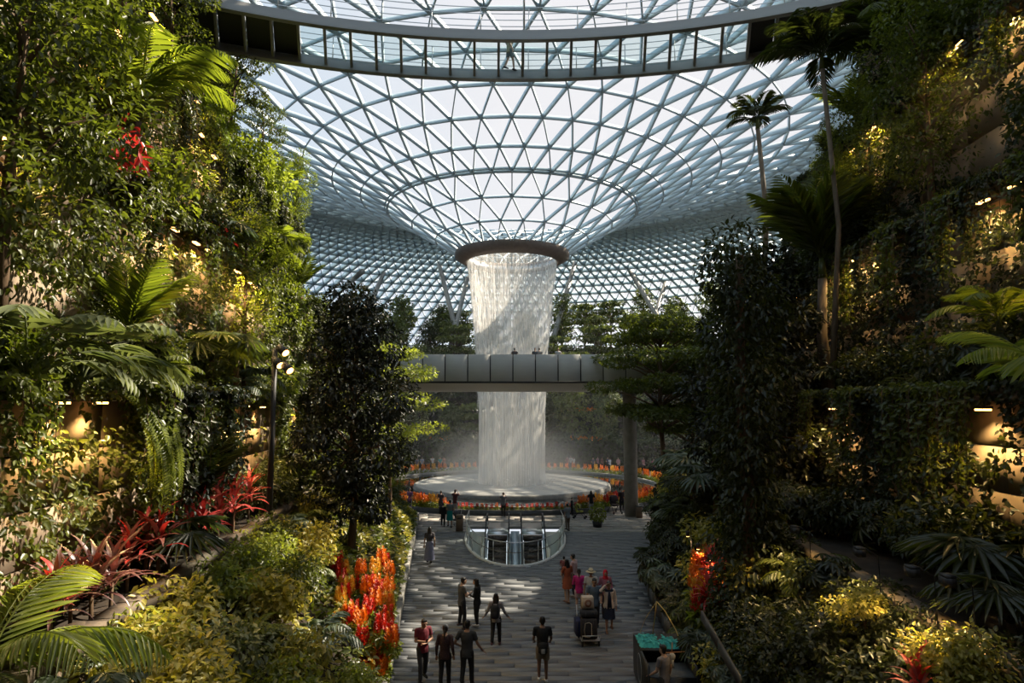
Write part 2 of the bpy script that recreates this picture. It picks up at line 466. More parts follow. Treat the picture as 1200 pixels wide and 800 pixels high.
def cam_px(p):
    dz = p[2] - CAM_H; c, s = math.cos(PITCH), math.sin(PITCH)
    f = p[1] * c + dz * s
    return (600 + 760 * p[0] / max(f, .01), 400 - 760 * (-p[1] * s + dz * c) / max(f, .01), f)
def shows(p):
    x, y, f = cam_px(p)
    return f > 4 and 230 < x < 960 and -5 < y < 330
def bar_depth(i):
    return 0.32 if i < 3 else (0.46 if i < 9 else (0.65 if i < 11 else (1.15 if i < 26 else .8)))
def bar_width(i, k):
    return (0.085 if k == 'rib' else 0.095) + (0.03 if 9 <= i < 11 else (-.015 if i >= 11 else 0)) + (0.07 if i == 3 and k == 'ring_beam' else 0)
def one_bar(i, k, A, B, N, mb):
    V, F = bars([A], [B], [N], bar_width(i, k), bar_depth(i) * (1.0 if k == 'rib' else .8))
    mb.add(V, F)
def pane_mesh(tri, mb):
    V = np.array(tri); c = V.mean(0)
    mb.add(c + (V - c) * .985 + [0, 0, .12], np.array([[0, 1, 2]]))
def size_in_view(pts):
    c = np.mean(pts, 0)
    if not shows(c):
        return 0
    q = [cam_px(p)[:2] for p in pts]
    if len(q) == 2:
        return math.hypot(q[0][0] - q[1][0], q[0][1] - q[1][1])
    return abs((q[1][0] - q[0][0]) * (q[2][1] - q[0][1]) - (q[2][0] - q[0][0]) * (q[1][1] - q[0][1]))
for kind, group, key in (('rib', [b for b in roof_bars if b[1] == 'rib'], 1), ('ring_beam', [b for b in roof_bars if b[1] == 'ring_beam'], 1), ('glass_pane', roof_panes, 0)):
    sized = []
    for b in group:
        pts = b[2:4] if key else b[1:4]
        sized.append((size_in_view(pts), b))
    sized.sort(key=lambda t: -t[0])
    rest = MB()
    for r, (s, b) in enumerate(sized):
        if r < 290 and s > 0:
            mb = MB()
            if key:
                one_bar(*b, mb); mb.build(kind, M['roof_steel'], roof)
            else:
                pane_mesh(b[1:4], mb); mb.build(kind, M['roof_glass'], roof)
        elif key:
            one_bar(*b, rest)
        else:
            pane_mesh(b[1:4], rest)
    rest.build({'rib': 'rib_lattice', 'ring_beam': 'ring_lattice', 'glass_pane': 'glass_lattice'}[kind], M['roof_glass'] if not key else M['roof_steel'], roof, kind='stuff')
mb = MB()                              # a second, thin hoop beside the wide ring beam
A = [roof_pt(3, j) * [1, 1, 1] + (roof_pt(3, j) - [CX, CY, ROOF_Z[3]]) * .022 + [0, 0, .1] for j in range(48)]
mb.add(*bars(A, A[1:] + A[:1], [[0, 0, 1]] * 48, .1, .2)); mb.build('hoop', M['roof_steel'], roof)
mb = MB()
mb.add(*lathe([(5.35, 21.75), (5.35, 21.25), (4.45, 20.75), (4.25, 20.8), (4.25, 21.5), (4.5, 21.8), (5.35, 21.75)], 72, c=(CX, CY)))
mb.build('oculus_collar', M['ring_metal'], roof, smooth=True, label='dark metal collar round the opening')
mb = MB()
mb.add(*lathe([(4.24, 20.85), (4.24, 21.45), (4.16, 21.45), (4.16, 20.85), (4.24, 20.85)], 72, c=(CX, CY)))
mb.build('drip_lip', M['steel'], roof, smooth=True)

# leaning roof columns in pairs behind the pool
def roof_z_at(r):
    return float(np.interp(r, ROOF_R, ROOF_Z))
strut_px = [(674, 307, 655, 374), (737, 300, 759, 352), (780, 300, 766, 374), (406, 300, 411, 330), (450, 307, 441, 340), (514, 305, 531, 374), (548, 325, 536, 374), (826, 292, 840, 350)]
for k, (x0, y0, x1, y1) in enumerate(strut_px):
    top = at(x0, y0, 104); bot = at(x1, y1, 100)
    top.z = min(top.z, roof_z_at(math.hypot(top.x, top.y - CY)) + .2)
    d = (bot - top).normalized()
    bot = bot + d * 9
    mb = MB(); mb.add(*tube([top, bot], [.34, .42], 10)); mb.build('trim_1', M['grey_metal'], None, True, kind='structure', label='slender leaning roof column behind the waterfall')

# ================================================================== GLASS BRIDGE UNDER THE ROOF
BC = (0.2, -5.0); BZ = 22.3
up = thing('glass_footbridge', 'curved glass floored footbridge hanging high across the top of the hall', 'bridge', (0, 0, 0))
def arcbeam(r0, r1, z0, z1, a0, a1, n=40):
    return lathe([(r0, z0), (r0, z1), (r1, z1), (r1, z0), (r0, z0)], n, a0, a1, BC)
A0, A1 = math.radians(-31), math.radians(29)
mb = MB(); mb.add(*arcbeam(29.75, 30.0, BZ - .16, BZ + .24, A0, A1)); mb.build('near_edge_beam', M['grey_metal'], up)
mb = MB(); mb.add(*arcbeam(32.75, 33.05, BZ - .25, BZ + .2, A0, A1)); mb.build('far_edge_beam', M['grey_metal'], up)
NB = 33
pitch = 1.03 / 31.4
for k in range(-16, 16):
    a = (k + .25) * pitch; b = a + pitch
    s = math.sin(a); c = math.cos(a)
    mb = MB(); mb.add(*bars([[BC[0] + 29.9 * s, BC[1] + 29.9 * c, BZ - .02]], [[BC[0] + 32.9 * s, BC[1] + 32.9 * c, BZ - .02]], [[0, 0, 1]], .11, .26)); mb.build('cross_beam', M['grey_metal'], up)
    xm = 31.4 * math.sin((a + b) / 2)
    mb = MB(); mb.add(*lathe([(30.0, BZ + .1), (32.75, BZ + .1), (32.75, BZ + .13), (30.0, BZ + .13), (30.0, BZ + .1)], 1, a + .002, b - .002, BC))
    if -8.7 < xm < 9.2:
        mb.build('glass_floor_panel', M['floor_glass'], up)
    else:
        mb.build('solid_floor_panel', M['rubber'], up, label='black solid floor panel near the end')
for r in (29.85, 32.9):
    for k in range(-8, 8):
        a = (k + .25) * pitch * 2
        p = (BC[0] + r * math.sin(a), BC[1] + r * math.cos(a))
        mb = MB(); mb.add(*tube([(p[0], p[1], BZ + .2), (p[0], p[1], BZ + 1.25)], .022, 6)); mb.build('railing_post', M['steel'], up)
    for z in (1.25, .98, .71, .44):
        mb = MB(); mb.add(*arcbeam(r - .012, r + .012, BZ + z - .012, BZ + z + .012, A0, A1)); mb.build('handrail' if z > 1.2 else 'railing_cable', M['steel'], up)
for s in (-1, 1):                       # hangers to the roof steel
    for k in (-4, 0, 4):
        a = k * pitch * 3.2 + .01
        r = 29.85 if s < 0 else 32.9
        x, y = BC[0] + r * math.sin(a), BC[1] + r * math.cos(a)
        mb = MB(); mb.add(*tube([(x, y, BZ), (x, y, roof_z_at(math.hypot(x, y - CY)) - .1)], .03, 6)); mb.build('hanger_rod', M['steel'], up)

# ================================================================== LOWER BRIDGE
lb = thing('lower_footbridge', 'flat grey panelled footbridge crossing in front of the waterfall', 'bridge', (0, 0, 0))
y0 = 43.0
mb = MB(); mb.add(*bbox2((-15, y0 + .14, 9.15), (15, y0 + 5.0, 10.0))); mb.build('deck', M['dark_metal'], lb)
MB().add(*bbox2((-15, y0 + .12, 9.5), (15, y0 + .2, 10.84))).build('backing_rail', M['dark_metal'], lb)
for k in range(-10, 10):
    x = k * 1.5 + .06
    mb = MB(); mb.add(*bev_box((x + .75, y0 + .04, 9.99), (1.425, .12, 1.78), .012)); mb.build('parapet_panel', M['bridge_panel'], lb)
mb = MB(); mb.add(*bbox2((-15, y0, 8.98), (15, y0 + .2, 9.1))); mb.build('shadow_gap', M['dark_metal'], lb)
mb = MB(); V = np.array([[-15, y0 + .35, 8.98], [15, y0 + .35, 8.98], [15, y0 + 1.3, 8.48], [-15, y0 + 1.3, 8.48], [-15, y0 + 4.2, 8.48], [15, y0 + 4.2, 8.48], [15, y0 + 4.9, 9.1], [-15, y0 + 4.9, 9.1]])
mb.add(V, np.array([[0, 1, 2, 3], [3, 2, 5, 4], [4, 5, 6, 7]])); mb.build('soffit', M['soffit'], lb)
mb = MB(); mb.add(*bbox2((-15, y0 + 4.9, 9.1), (15, y0 + 5.02, 10.88))); mb.build('rear_parapet', M['grey_metal'], lb)
for k, x in enumerate((-8.45, 8.15)):
    yy = 45.2
    col = MB(); col.add(*tube([(x, yy, 0), (x, yy, 8.47)], .47, 20)); c_ = col.build('column', M['concrete'], None, True, kind='structure', label='round concrete column under the lower footbridge')
t = thing('waste_bin', 'dark brown box bin against the round column at the pool', 'bin', (8.55, 44.55, 0))
MB().add(*bev_box((0, 0, .36), (.4, .34, .72), .02)).build('body', M['wood_panel'], t)
MB().add(*bev_box((0, 0, .75), (.42, .36, .06), .02)).build('lid', M['dark_metal'], t)

# ================================================================== FLOOR
def left_edge(y):
    return -(1.25 + .112 * y) - max(0, y - 44) * .9
def right_edge(y):
    return 3.5 + .07 * y + max(0, y - 27) * .20
ESC = (0.18, 38.9); ESC_A, ESC_B, ESC_T = 2.75, 7.6, 40.6    # centre of the escalator opening
def well_half(y):
    if y > ESC_T: return 0.0
    if y >= ESC[1]: return ESC_A
    v = 1 - ((ESC[1] - y) / ESC_B) ** 2
    return ESC_A * math.sqrt(v) if v > 0 else 0.0
floor = MB()
yy = 2.0
while yy < 100:
    st = .35 if 30 < yy < 48 else 2.0
    h = max(well_half(yy), well_half(yy + st))
    segs = [(-60, 60)] if h == 0 else [(-60, ESC[0] - h - .05), (ESC[0] + h + .05, 60)]
    for a, b in segs:
        floor.add([[a, yy, -.05], [b, yy, -.05], [b, yy + st, -.05], [a, yy + st, -.05]], np.array([[0, 1, 2, 3]]))
    yy = round(yy + st, 4)
floor_o = floor.build('floor', M['floor_joint'], None, kind='structure', label='dark grey plank paved floor of the valley')
def lay(y_from, y_to, depth, length, name, mat, singles):
    rest = MB(); y = y_from; row = 0; pieces = []
    while y < y_to - 1e-6:
        off = (row * .37 % 1) * length + rng.uniform(-.1, .1)
        h = max(well_half(y), well_half(y + depth))
        xl, xr = left_edge(y) - .1, right_edge(y) + .1
        x = xl - off
        while x < xr:
            a, b = max(x, xl), min(x + length, xr)
            parts = [(a, b)]
            if h:
                lo, hi = ESC[0] - h - .06, ESC[0] + h + .06
                parts = [(a, min(b, lo)), (max(a, hi), b)]
            for p, q in parts:
                if q - p > .08:
                    pieces.append((p, q, y))
            x += length
        y += depth; row += 1
    for k, (p, q, y) in enumerate(pieces):
        z = rng.uniform(-.004, .004)
        V, F = bbox2((p + .006, y + .008, -.06), (q - .006, y + depth - .008, z))
        if k < singles and y > 16.5:
            MB().add(V, F).build(name, mat, floor_o)
        elif y <= 16.5 or k >= singles:
            rest.add(V, F)
    if rest.V:
        rest.build(name + '_rest', mat, floor_o, kind='stuff')
lay(8.1, 39.6, .30, 1.9, 'plank', M['plank'], 300)
lay(39.6, 48.4, .80, 1.25, 'paving_slab', M['pale_stone'], 280)

# ================================================================== POOL
pool = thing('round_pool', 'round pool catching the waterfall, dark water ring about a pale dish', 'pool', (CX, CY, 0))
PW = solid('pool_water', (0.018, 0.020, 0.020), .06, 0, spec=.6)
DW = solid('dish_water', (0.42, 0.41, 0.39), .30, 0, .12, .35, spec=.6, bump=.05)
MB().add(*lathe([(8.7, .22), (13.4, .22)], 120)).build('dark_water', PW, pool, True)
MB().add(*lathe([(0.01, .52), (4, .52), (8.62, .50)], 120)).build('pale_dish', DW, pool, True)
MB().add(*lathe([(8.6, .48), (8.64, .535), (8.74, .535), (8.86, .46), (8.9, .2)], 120)).build('dish_rim', M['grey_stone'], pool, True)
MB().add(*lathe([(13.2, .15), (13.2, .42), (13.5, .42), (13.5, 0)], 120)).build('outer_kerb', M['grey_stone'], pool, True)
MB().add(*lathe([(13.5, .24), (14.55, .24)], 120)).build('flower_soil', M['soil'], pool, True)
MB().add(*lathe([(14.55, .2), (14.55, .34), (14.72, .34), (14.72, 0)], 120)).build('bed_wall', M['black_stone'], pool, True)
far_floor = MB().add(*lathe([(14.6, -.01), (23, -.01)], 96, -2.2, 2.2, (CX, CY))).build('floor', M['pale_stone'], None, kind='structure', label='pale stone walk around the round pool')

# ================================================================== WATERFALL
def water_mat(name, density, sx, sz, lo, hi, col=(0.9, 0.89, 0.88)):
    m, n, out = new_mat(name)
    tcn = n.nodes.new('ShaderNodeTexCoord'); sep = n.nodes.new('ShaderNodeSeparateXYZ')
    n.links.new(tcn.outputs['Object'], sep.inputs[0])
    at2 = n.nodes.new('ShaderNodeMath'); at2.operation = 'ARCTAN2'
    n.links.new(sep.outputs['X'], at2.inputs[0]); n.links.new(sep.outputs['Y'], at2.inputs[1])
    cmb = n.nodes.new('ShaderNodeCombineXYZ')
    ma = n.nodes.new('ShaderNodeMath'); ma.operation = 'MULTIPLY'; ma.inputs[1].default_value = sx
    mz = n.nodes.new('ShaderNodeMath'); mz.operation = 'MULTIPLY'; mz.inputs[1].default_value = sz
    n.links.new(at2.outputs[0], ma.inputs[0]); n.links.new(sep.outputs['Z'], mz.inputs[0])
    n.links.new(ma.outputs[0], cmb.inputs['X']); n.links.new(mz.outputs[0], cmb.inputs['Y'])
    nz = n.nodes.new('ShaderNodeTexNoise'); nz.inputs['Scale'].default_value = 1; nz.inputs['Detail'].default_value = 4; nz.inputs['Roughness'].default_value = .6
    n.links.new(cmb.outputs[0], nz.inputs['Vector'])
    mr = n.nodes.new('ShaderNodeMapRange'); mr.inputs['From Min'].default_value = .32; mr.inputs['From Max'].default_value = .68
    mr.inputs['To Min'].default_value = lo; mr.inputs['To Max'].default_value = hi
    n.links.new(nz.outputs['Fac'], mr.inputs['Value'])
    hz = n.nodes.new('ShaderNodeMapRange'); hz.inputs['From Min'].default_value = 12.0; hz.inputs['From Max'].default_value = 20.5
    hz.inputs['To Min'].default_value = 1.0; hz.inputs['To Max'].default_value = .55
    n.links.new(sep.outputs['Z'], hz.inputs['Value'])
    mm = n.nodes.new('ShaderNodeMath'); mm.operation = 'MULTIPLY'
    n.links.new(mr.outputs[0], mm.inputs[0]); n.links.new(hz.outputs[0], mm.inputs[1]); mr = mm
    d = n.nodes.new('ShaderNodeBsdfDiffuse'); d.inputs[0].default_value = (*col, 1)
    t_ = n.nodes.new('ShaderNodeBsdfTranslucent'); t_.inputs[0].default_value = (*col, 1)
    g_ = n.nodes.new('ShaderNodeMixShader'); g_.inputs[0].default_value = .5
    n.links.new(d.outputs[0], g_.inputs[1]); n.links.new(t_.outputs[0], g_.inputs[2])
    tr = n.nodes.new('ShaderNodeBsdfTransparent')
    s = n.nodes.new('ShaderNodeMixShader')
    n.links.new(mr.outputs[0], s.inputs[0]); n.links.new(tr.outputs[0], s.inputs[1]); n.links.new(g_.outputs[0], s.inputs[2])
    n.links.new(s.outputs[0], out.inputs[0])
    return m
fall = thing('waterfall', 'tall round curtain of white water falling from the roof opening', 'waterfall', (CX, CY, 0))
def fall_r(z):
    return 3.05 + 1.18 * max(0, (z - 6) / 15.2) ** 1.7
zs = np.linspace(20.95, .52, 40)
MB().add(*lathe([(fall_r(z), z) for z in zs], 96)).build('water_curtain', water_mat('water_curtain', 1, 38, .045, .10, .70, (.82, .81, .79)), fall, True)
MB().add(*lathe([(fall_r(z) - .35 - .02 * (21 - z), z) for z in np.linspace(20.9, .52, 40)], 72)).build('inner_curtain', water_mat('inner_curtain', 1, 20, .03, .0, .55, (.82, .81, .79)), fall, True)
MB().add(*lathe([(max(.5, fall_r(z) - 1.4), z) for z in np.linspace(13, .52, 24)], 48)).build('core_curtain', water_mat('core_curtain', 1, 7, .035, .0, .55), fall, True)
drop_mat = solid('drops', (0.80, 0.79, 0.77), .2, 0, spec=.8)
mb = MB()                               # strands of falling drops
k = 4200
aa = rng.uniform(0, 2 * PI, k); zt = 20.8 - 13 * rng.uniform(0, 1, k) ** 1.4; ln = rng.uniform(.25, 1.3, k)
rr = np.array([fall_r(z) for z in zt]) + rng.normal(0, .06, k); rb = np.array([fall_r(z) for z in np.maximum(zt - ln, .6)]) + (rr - np.array([fall_r(z) for z in zt]))
A_ = np.stack([rr * np.sin(aa), rr * np.cos(aa), zt], 1); B_ = np.stack([rb * np.sin(aa), rb * np.cos(aa), np.maximum(zt - ln, .6)], 1)
mb.add(*bars(A_, B_, np.stack([np.sin(aa), np.cos(aa), 0 * aa], 1), rng.uniform(.012, .035, k), .012))
mb.build('falling_drops', drop_mat, fall, kind='stuff')
mb = MB()                               # splash crown at the foot
k = 900
aa = rng.uniform(0, 2 * PI, k); rr = 3.05 + rng.normal(0, .45, k); hh = rng.exponential(.35, k)
for i in range(0, k):
    pass
P_ = np.stack([rr * np.sin(aa), rr * np.cos(aa), 0.52 + hh], 1)
mb.add(*leaves(P_, rand_dir(k), rand_dir(k), .08, .07, 0)); mb.build('splash', drop_mat, fall, kind='stuff')

# ================================================================== ESCALATOR WELL
M['cream_wall'] = solid('cream_wall', (0.68, 0.65, 0.57), .6)
well = thing('escalator_well', 'rounded glass railed opening with a pair of escalators going down', 'escalator', (0, 0, 0))
def well_outline(grow=0.0, n=36, y_top=40.6):
    pts = [(ESC[0] - ESC_A - grow, y_top)]
    for k in range(n + 1):
        a = PI + PI * k / n
        pts.append((ESC[0] + (ESC_A + grow) * math.cos(a), ESC[1] + (ESC_B + grow) * math.sin(a)))
    pts.append((ESC[0] + ESC_A + grow, y_top))
    return np.array(pts)
def ribbon(pts, z0, z1, thick=0.0):
    n = len(pts)
    V = np.concatenate([np.c_[pts, np.full(n, z0)], np.c_[pts, np.full(n, z1)]])
    F = np.array([[i, i + 1, n + i + 1, n + i] for i in range(n - 1)])
    return V, F
o0, o1 = well_outline(-.02), well_outline(.16)
n = len(o0)
V = np.concatenate([np.c_[o0, np.full(n, -.5)], np.c_[o0, np.full(n, .07)], np.c_[o1, np.full(n, .07)], np.c_[o1, np.full(n, -.02)]])
F = np.array([[r * n + i, r * n + i + 1, (r + 1) * n + i + 1, (r + 1) * n + i] for r in range(3) for i in range(n - 1)])
MB().add(V, F).build('white_kerb', M['white_paint'], well)
wl = well_outline(-.03)
front = wl[np.where(wl[:, 1] < 41.5)]
MB().add(*ribbon(front, -6.0, -.5)).build('shaft_wall', M['cream_wall'], well)
gl = well_outline(.06, 24)
for i in range(len(gl) - 1):
    a, b = gl[i], gl[i + 1]
    if i % 2 == 0 or np.linalg.norm(a - b) > 1.5:
        e = gl[min(i + 2, len(gl) - 1)] if np.linalg.norm(a - b) < 1.5 else b
        d = (e - a) * .012
        pl = np.array([a + d, b if np.linalg.norm(a - b) < 1.5 else (a + b) / 2, e - d])
        MB().add(*ribbon(pl, .08, 1.04)).build('glass_panel', M['clear_glass'], well)
        MB().add(*bbox2((a[0] - .02, a[1] - .02, .05), (a[0] + .02, a[1] + .02, 1.06))).build('glass_post', M['steel'], well)
MB().add(*tube(np.c_[gl, np.full(len(gl), 1.09)], .024, 8)).build('handrail', M['steel'], well, True)
MB().add(*tube(np.c_[well_outline(.02, 24), np.full(len(gl), .62)], .018, 6)).build('rail_bar', M['ring_metal'], well, True)
l = bpy.data.lights.new('lower_storey_light', 'AREA'); l.energy = 220; l.color = (1, .88, .72); l.size = 3.0
link('lower_storey_light', l, well, (ESC[0], 33.6, -.75))
# the two escalators
TAN = math.tan(math.radians(30))
def esc_z(y):
    return 0.0 if y > 38.9 else -(38.9 - y) * TAN
tr_pitch = .40
for cx in (ESC[0] - 1.02, ESC[0] + 1.02):
    for k in range(22):
        y = 38.8 - k * tr_pitch
        z = esc_z(y)
        mb = MB(); mb.add(*bbox2((cx - .52, y - tr_pitch, z - .26), (cx + .52, y - .01, z - .02)))
        for q in range(6):
            mb.add(*bbox2((cx - .5 + q * .17, y - tr_pitch + .01, z - .02), (cx - .5 + q * .17 + .1, y - .03, z)))
        mb.build('tread', M['tread'], well)
    MB().add(*bbox2((cx - .62, 38.85, -.02), (cx + .62, 42.4, .03))).build('landing_plate', M['steel'], well)
    MB().add(*bbox2((cx - .60, 38.65, -.30), (cx + .60, 38.86, -.03))).build('comb_plate', M['coping'], well)
    for s in (-1, 1):
        x = cx + s * .66
        pts = [(40.6, 0.0), (38.7, 0.0), (30.1, esc_z(30.1))]
        V = []; 
        for (yy_, zz_) in pts:
            V += [[x, yy_, zz_ - .1], [x, yy_, zz_ + .86]]
        MB().add(V, np.array([[0, 1, 3, 2], [2, 3, 5, 4]])).build('glass_balustrade', M['clear_glass'], well)
        rail = [(x, 40.6, .42), (x, 40.82, .60), (x, 40.75, .84), (x, 40.5, .93), (x, 38.7, .93)] + [(x, 38.7 - i * 1.0, .93 - i * TAN) for i in range(1, 9)]
        MB().add(*tube(rail, .045, 8)).build('moving_handrail', M['rubber'], well, True)
        rail2 = [(x, 40.6, .36), (x, 38.7, .86)] + [(x, 38.7 - i * 1.0, .86 - i * TAN) for i in range(1, 9)]
        MB().add(*tube(rail2, .03, 6)).build('rail_track', M['steel'], well)
        V, F = bars([[x, 38.8, -.06]], [[x, 30.1, esc_z(30.1) - .06]], [[0, .5, .87]], .20, .3)
        MB().add(V, F).build('skirt', M['escalator_skirt'], well)
V, F = bars([[ESC[0], 39.5, .02]], [[ESC[0], 30.1, esc_z(30.1) + .15]], [[0, .5, .87]], .52, .12)
MB().add(V, F).build('centre_divider', M['escalator_skirt'], well)
for s in (-1, 1):
    xa = ESC[0] + s * 1.75; xb = ESC[0] + s * 2.72
    mb = MB(); mb.add(*bbox2((min(xa, xb), 39.6, -6), (max(xa, xb), 39.8, -.02))); mb.build('end_wall', M['cream_wall'], well)
    mb = MB(); mb.add(*bbox2((xa - .05, 30.6, -6), (xa + .05, 39.6, -.1))); mb.build('side_wall', M['cream_wall'], well)
    mb = MB(); mb.add(*bbox2((min(xa, xb), 31, -1.25), (max(xa, xb), 36.8, -1.15))); mb.build('lower_floor', M['wood_panel'], well)
MB().add(*bbox2((-8, 24, -6.2), (8, 46, -6.0))).build('floor', M['floor_joint'], None, kind='structure', label='floor of the storey below the escalators')

# ================================================================== THE TWO PLANTED BANKS
K = {-1: .105, 1: .07}                  # how fast each bank leans away from the walk
BANK = {-1: 'sunlit bank', 1: 'shaded bank'}
def bx(side, X0, y):
    return side * (X0 + K[side] * y)
# storeys: (wall foot z, wall top z, X0 of the wall)
WALLS = {-1: [(3.9, 7.6, 6.9), (7.7, 12.4, 7.8), (12.5, 17.4, 9.2), (17.5, 22.9, 10.7)],
         1: [(3.9, 7.6, 9.0), (7.7, 12.4, 10.6), (12.5, 17.4, 11.85), (17.5, 22.9, 13.3)]}
YEND = {-1: 41.0, 1: 37.0}
WEND = {-1: [41.0, 41.0, 39.5, 31.0], 1: [37.0, 36.0, 32.5, 27.0]}     # each storey stops shorter than the one below
Y0 = 3.0
SLOPE_IN = {-1: 5.5, 1: 6.2}            # X0 of the planter edge at the head of the slope
def slope_edge(side, y):
    if side < 0:
        return -left_edge(y) + .1
    return right_edge(y) + .1
def slope_z(side, y, u):
    """height of the planted slope, u from 0 at the walk to 1 at the planter edge"""
    return .42 + 3.1 * u ** .9
def slope_x(side, y, u):
    a = slope_edge(side, y); b = SLOPE_IN[side] + K[side] * y
    b = max(b, a + 1.2)
    return side * (a + (b - a) * u)

for side in (-1, 1):
    nm = 'left' if side < 0 else 'right'
    ye = YEND[side]
    g = MB()
    ys = np.linspace(Y0, ye + 3, 40); us = np.linspace(0, 1, 8)
    V = np.array([[slope_x(side, y, u), y, slope_z(side, y, u) - .08] for y in ys for u in us])
    F = np.array([[i * 8 + j, i * 8 + j + 1, (i + 1) * 8 + j + 1, (i + 1) * 8 + j] for i in range(39) for j in range(7)])
    g.add(V, F); g.build('ground', M['soil'], None, kind='structure', label='bare soil of the planted slope on the ' + BANK[side])
    # kerb along the walk, in stones
    kb = link('trim_2', None, None, (0, 0, 0), kind='structure', label='low stone kerb along the foot of the ' + BANK[side])
    y = 8.0
    while y < (44 if side < 0 else 42):
        x0, x1 = (left_edge(y), left_edge(y + 1.5)) if side < 0 else (right_edge(y), right_edge(y + 1.5))
        w = .34
        mb = MB()
        a, b = np.array([x0, y + .012]), np.array([x1, y + 1.488])
        o = np.array([side * w, 0])
        h = .5 if side > 0 else .44
        V = np.array([[*a, -.02], [*(a + o), -.02], [*(b + o), -.02], [*b, -.02], [*a, h], [*(a + o), h], [*(b + o), h], [*b, h]])
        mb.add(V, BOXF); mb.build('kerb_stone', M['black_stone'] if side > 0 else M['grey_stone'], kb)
        y += 1.5
    # timber-edged planter at the head of the slope
    pw = link('wall_' + nm, None, None, (0, 0, 0), kind='structure', label='low planter wall with a pale sleeper edge on the ' + BANK[side])
    y = Y0 + 2
    while y < ye:
        a = np.array([bx(side, SLOPE_IN[side], y + .01), y + .01]); b = np.array([bx(side, SLOPE_IN[side], y + 1.99), y + 1.99]); o = np.array([side * .3, 0])
        def blk(z0, z1, inn=0.0):
            q = np.array([-side * inn, 0])
            return np.array([[*(a + q), z0], [*(a + o), z0], [*(b + o), z0], [*(b + q), z0], [*(a + q), z1], [*(a + o), z1], [*(b + o), z1], [*(b + q), z1]])
        MB().add(blk(3.75, 4.0, .06), BOXF).build('sleeper', M['coping'], pw)
        MB().add(blk(3.2, 3.74), BOXF).build('wall_block', M['panel_stone'], pw)
        y += 2.0
    # cladding walls, ledges
    for wi, (z0, z1, X0) in enumerate(WALLS[side]):
        ye = WEND[side][wi]
        w = MB()
        p, q = bx(side, X0 + .12, Y0), bx(side, X0 + .12, ye)
        V = np.array([[p, Y0, z0 - .6], [q, ye, z0 - .6], [q, ye, z1 + .1], [p, Y0, z1 + .1], [p + side * .5, Y0, z0 - .6], [q + side * .5, ye, z0 - .6], [q + side * .5, ye, z1 + .1], [p + side * .5, Y0, z1 + .1]])
        w.add(V, np.array([[0, 1, 2, 3], [7, 6, 5, 4], [1, 5, 6, 2], [0, 3, 7, 4], [3, 2, 6, 7]]))
        wo_ = w.build('wall_' + nm, M['wall_core'], None, kind='structure', label=f'clad retaining wall of the {ordinal(wi)} storey on the ' + BANK[side])
        rows = 4
        hh = (z1 - z0) / rows
        y = Y0 + 3
        k = 0
        while y < ye - .2:
            for r in range(rows):
                ya, yb = y + .012, min(y + 2.4 - .012, ye)
                xa, xb = bx(side, X0, ya), bx(side, X0, yb)
                za, zb = z0 + r * hh + .018, z0 + (r + 1) * hh - .018
                d = side * .1
                e = side * rng.uniform(-.006, .006)
                V = np.array([[xa + e, ya, za], [xa + d, ya, za], [xb + d, yb, za], [xb + e, yb, za], [xa + e, ya, zb], [xa + d, ya, zb], [xb + d, yb, zb], [xb + e, yb, zb]])
                MB().add(V, BOXF).build('panel', M['panel_stone'], wo_)
            y += 2.4; k += 1
        # ledge on top of this wall: a slab from the wall (with an overhang) back to the next wall
        nx = WALLS[side][wi + 1][2] if wi < 3 else X0 + 5
        zt = z1 + .1
        le = MB()
        a0, a1 = bx(side, X0 - .42, Y0), bx(side, X0 - .42, ye)
        b0, b1 = bx(side, nx + .3, Y0), bx(side, nx + .3, ye)
        V = np.array([[a0, Y0, zt + .02], [b0, Y0, zt + .02], [b1, ye, zt + .02], [a1, ye, zt + .02], [a0, Y0, zt + .18], [b0, Y0, zt + .18], [b1, ye, zt + .18], [a1, ye, zt + .18]])
        le.add(V, BOXF)
        le.build('trim_3', M['coping'], None, kind='structure', label=f'planting ledge above the {ordinal(wi)} storey wall of the ' + BANK[side])
    # soil bed between planter edge and first wall
    ye = YEND[side]
    le = MB()
    a0, a1 = bx(side, SLOPE_IN[side] + .2, Y0), bx(side, SLOPE_IN[side] + .2, ye); b0, b1 = bx(side, WALLS[side][0][2] + .3, Y0), bx(side, WALLS[side][0][2] + .3, ye)
    le.add(np.array([[a0, Y0, 3.84], [b0, Y0, 3.84], [b1, ye, 3.84], [a1, ye, 3.84]]), np.array([[0, 1, 2, 3]]))
    le.build('ground', M['soil'], None, kind='structure', label='soil of the planter at the head of the slope on the ' + BANK[side])
    # end faces closing each storey
    for wi, (z0, z1, X0) in enumerate(WALLS[side]):
        ye = WEND[side][wi]
        x0, x1 = bx(side, X0 + .1, ye), bx(side, WALLS[side][3][2] + 6, ye)
        zz0 = 0 if wi == 0 else z0 - .1
        lo = (min(x0, x1), ye - .02, zz0); hi = (max(x0, x1), ye + .25, z1 + .1)
        MB().add(*bbox2(lo, hi)).build('wall_' + nm, M['wall_core'], None, kind='structure', label=f'end wall of the {ordinal(wi)} storey on the ' + BANK[side])
        if wi < 3:                      # roof of the storey where the one above has stopped
            y2 = WEND[side][wi + 1]
            if y2 < ye - .5:
                lo = (min(x0, x1), y2 - .5, z1 + .1); hi = (max(x0, x1), ye + .2, z1 + .26)
                MB().add(*bbox2(lo, hi)).build('trim_5', M['soil'], None, kind='structure', label=f'planted top at the end of the {ordinal(wi)} storey on the ' + BANK[side])

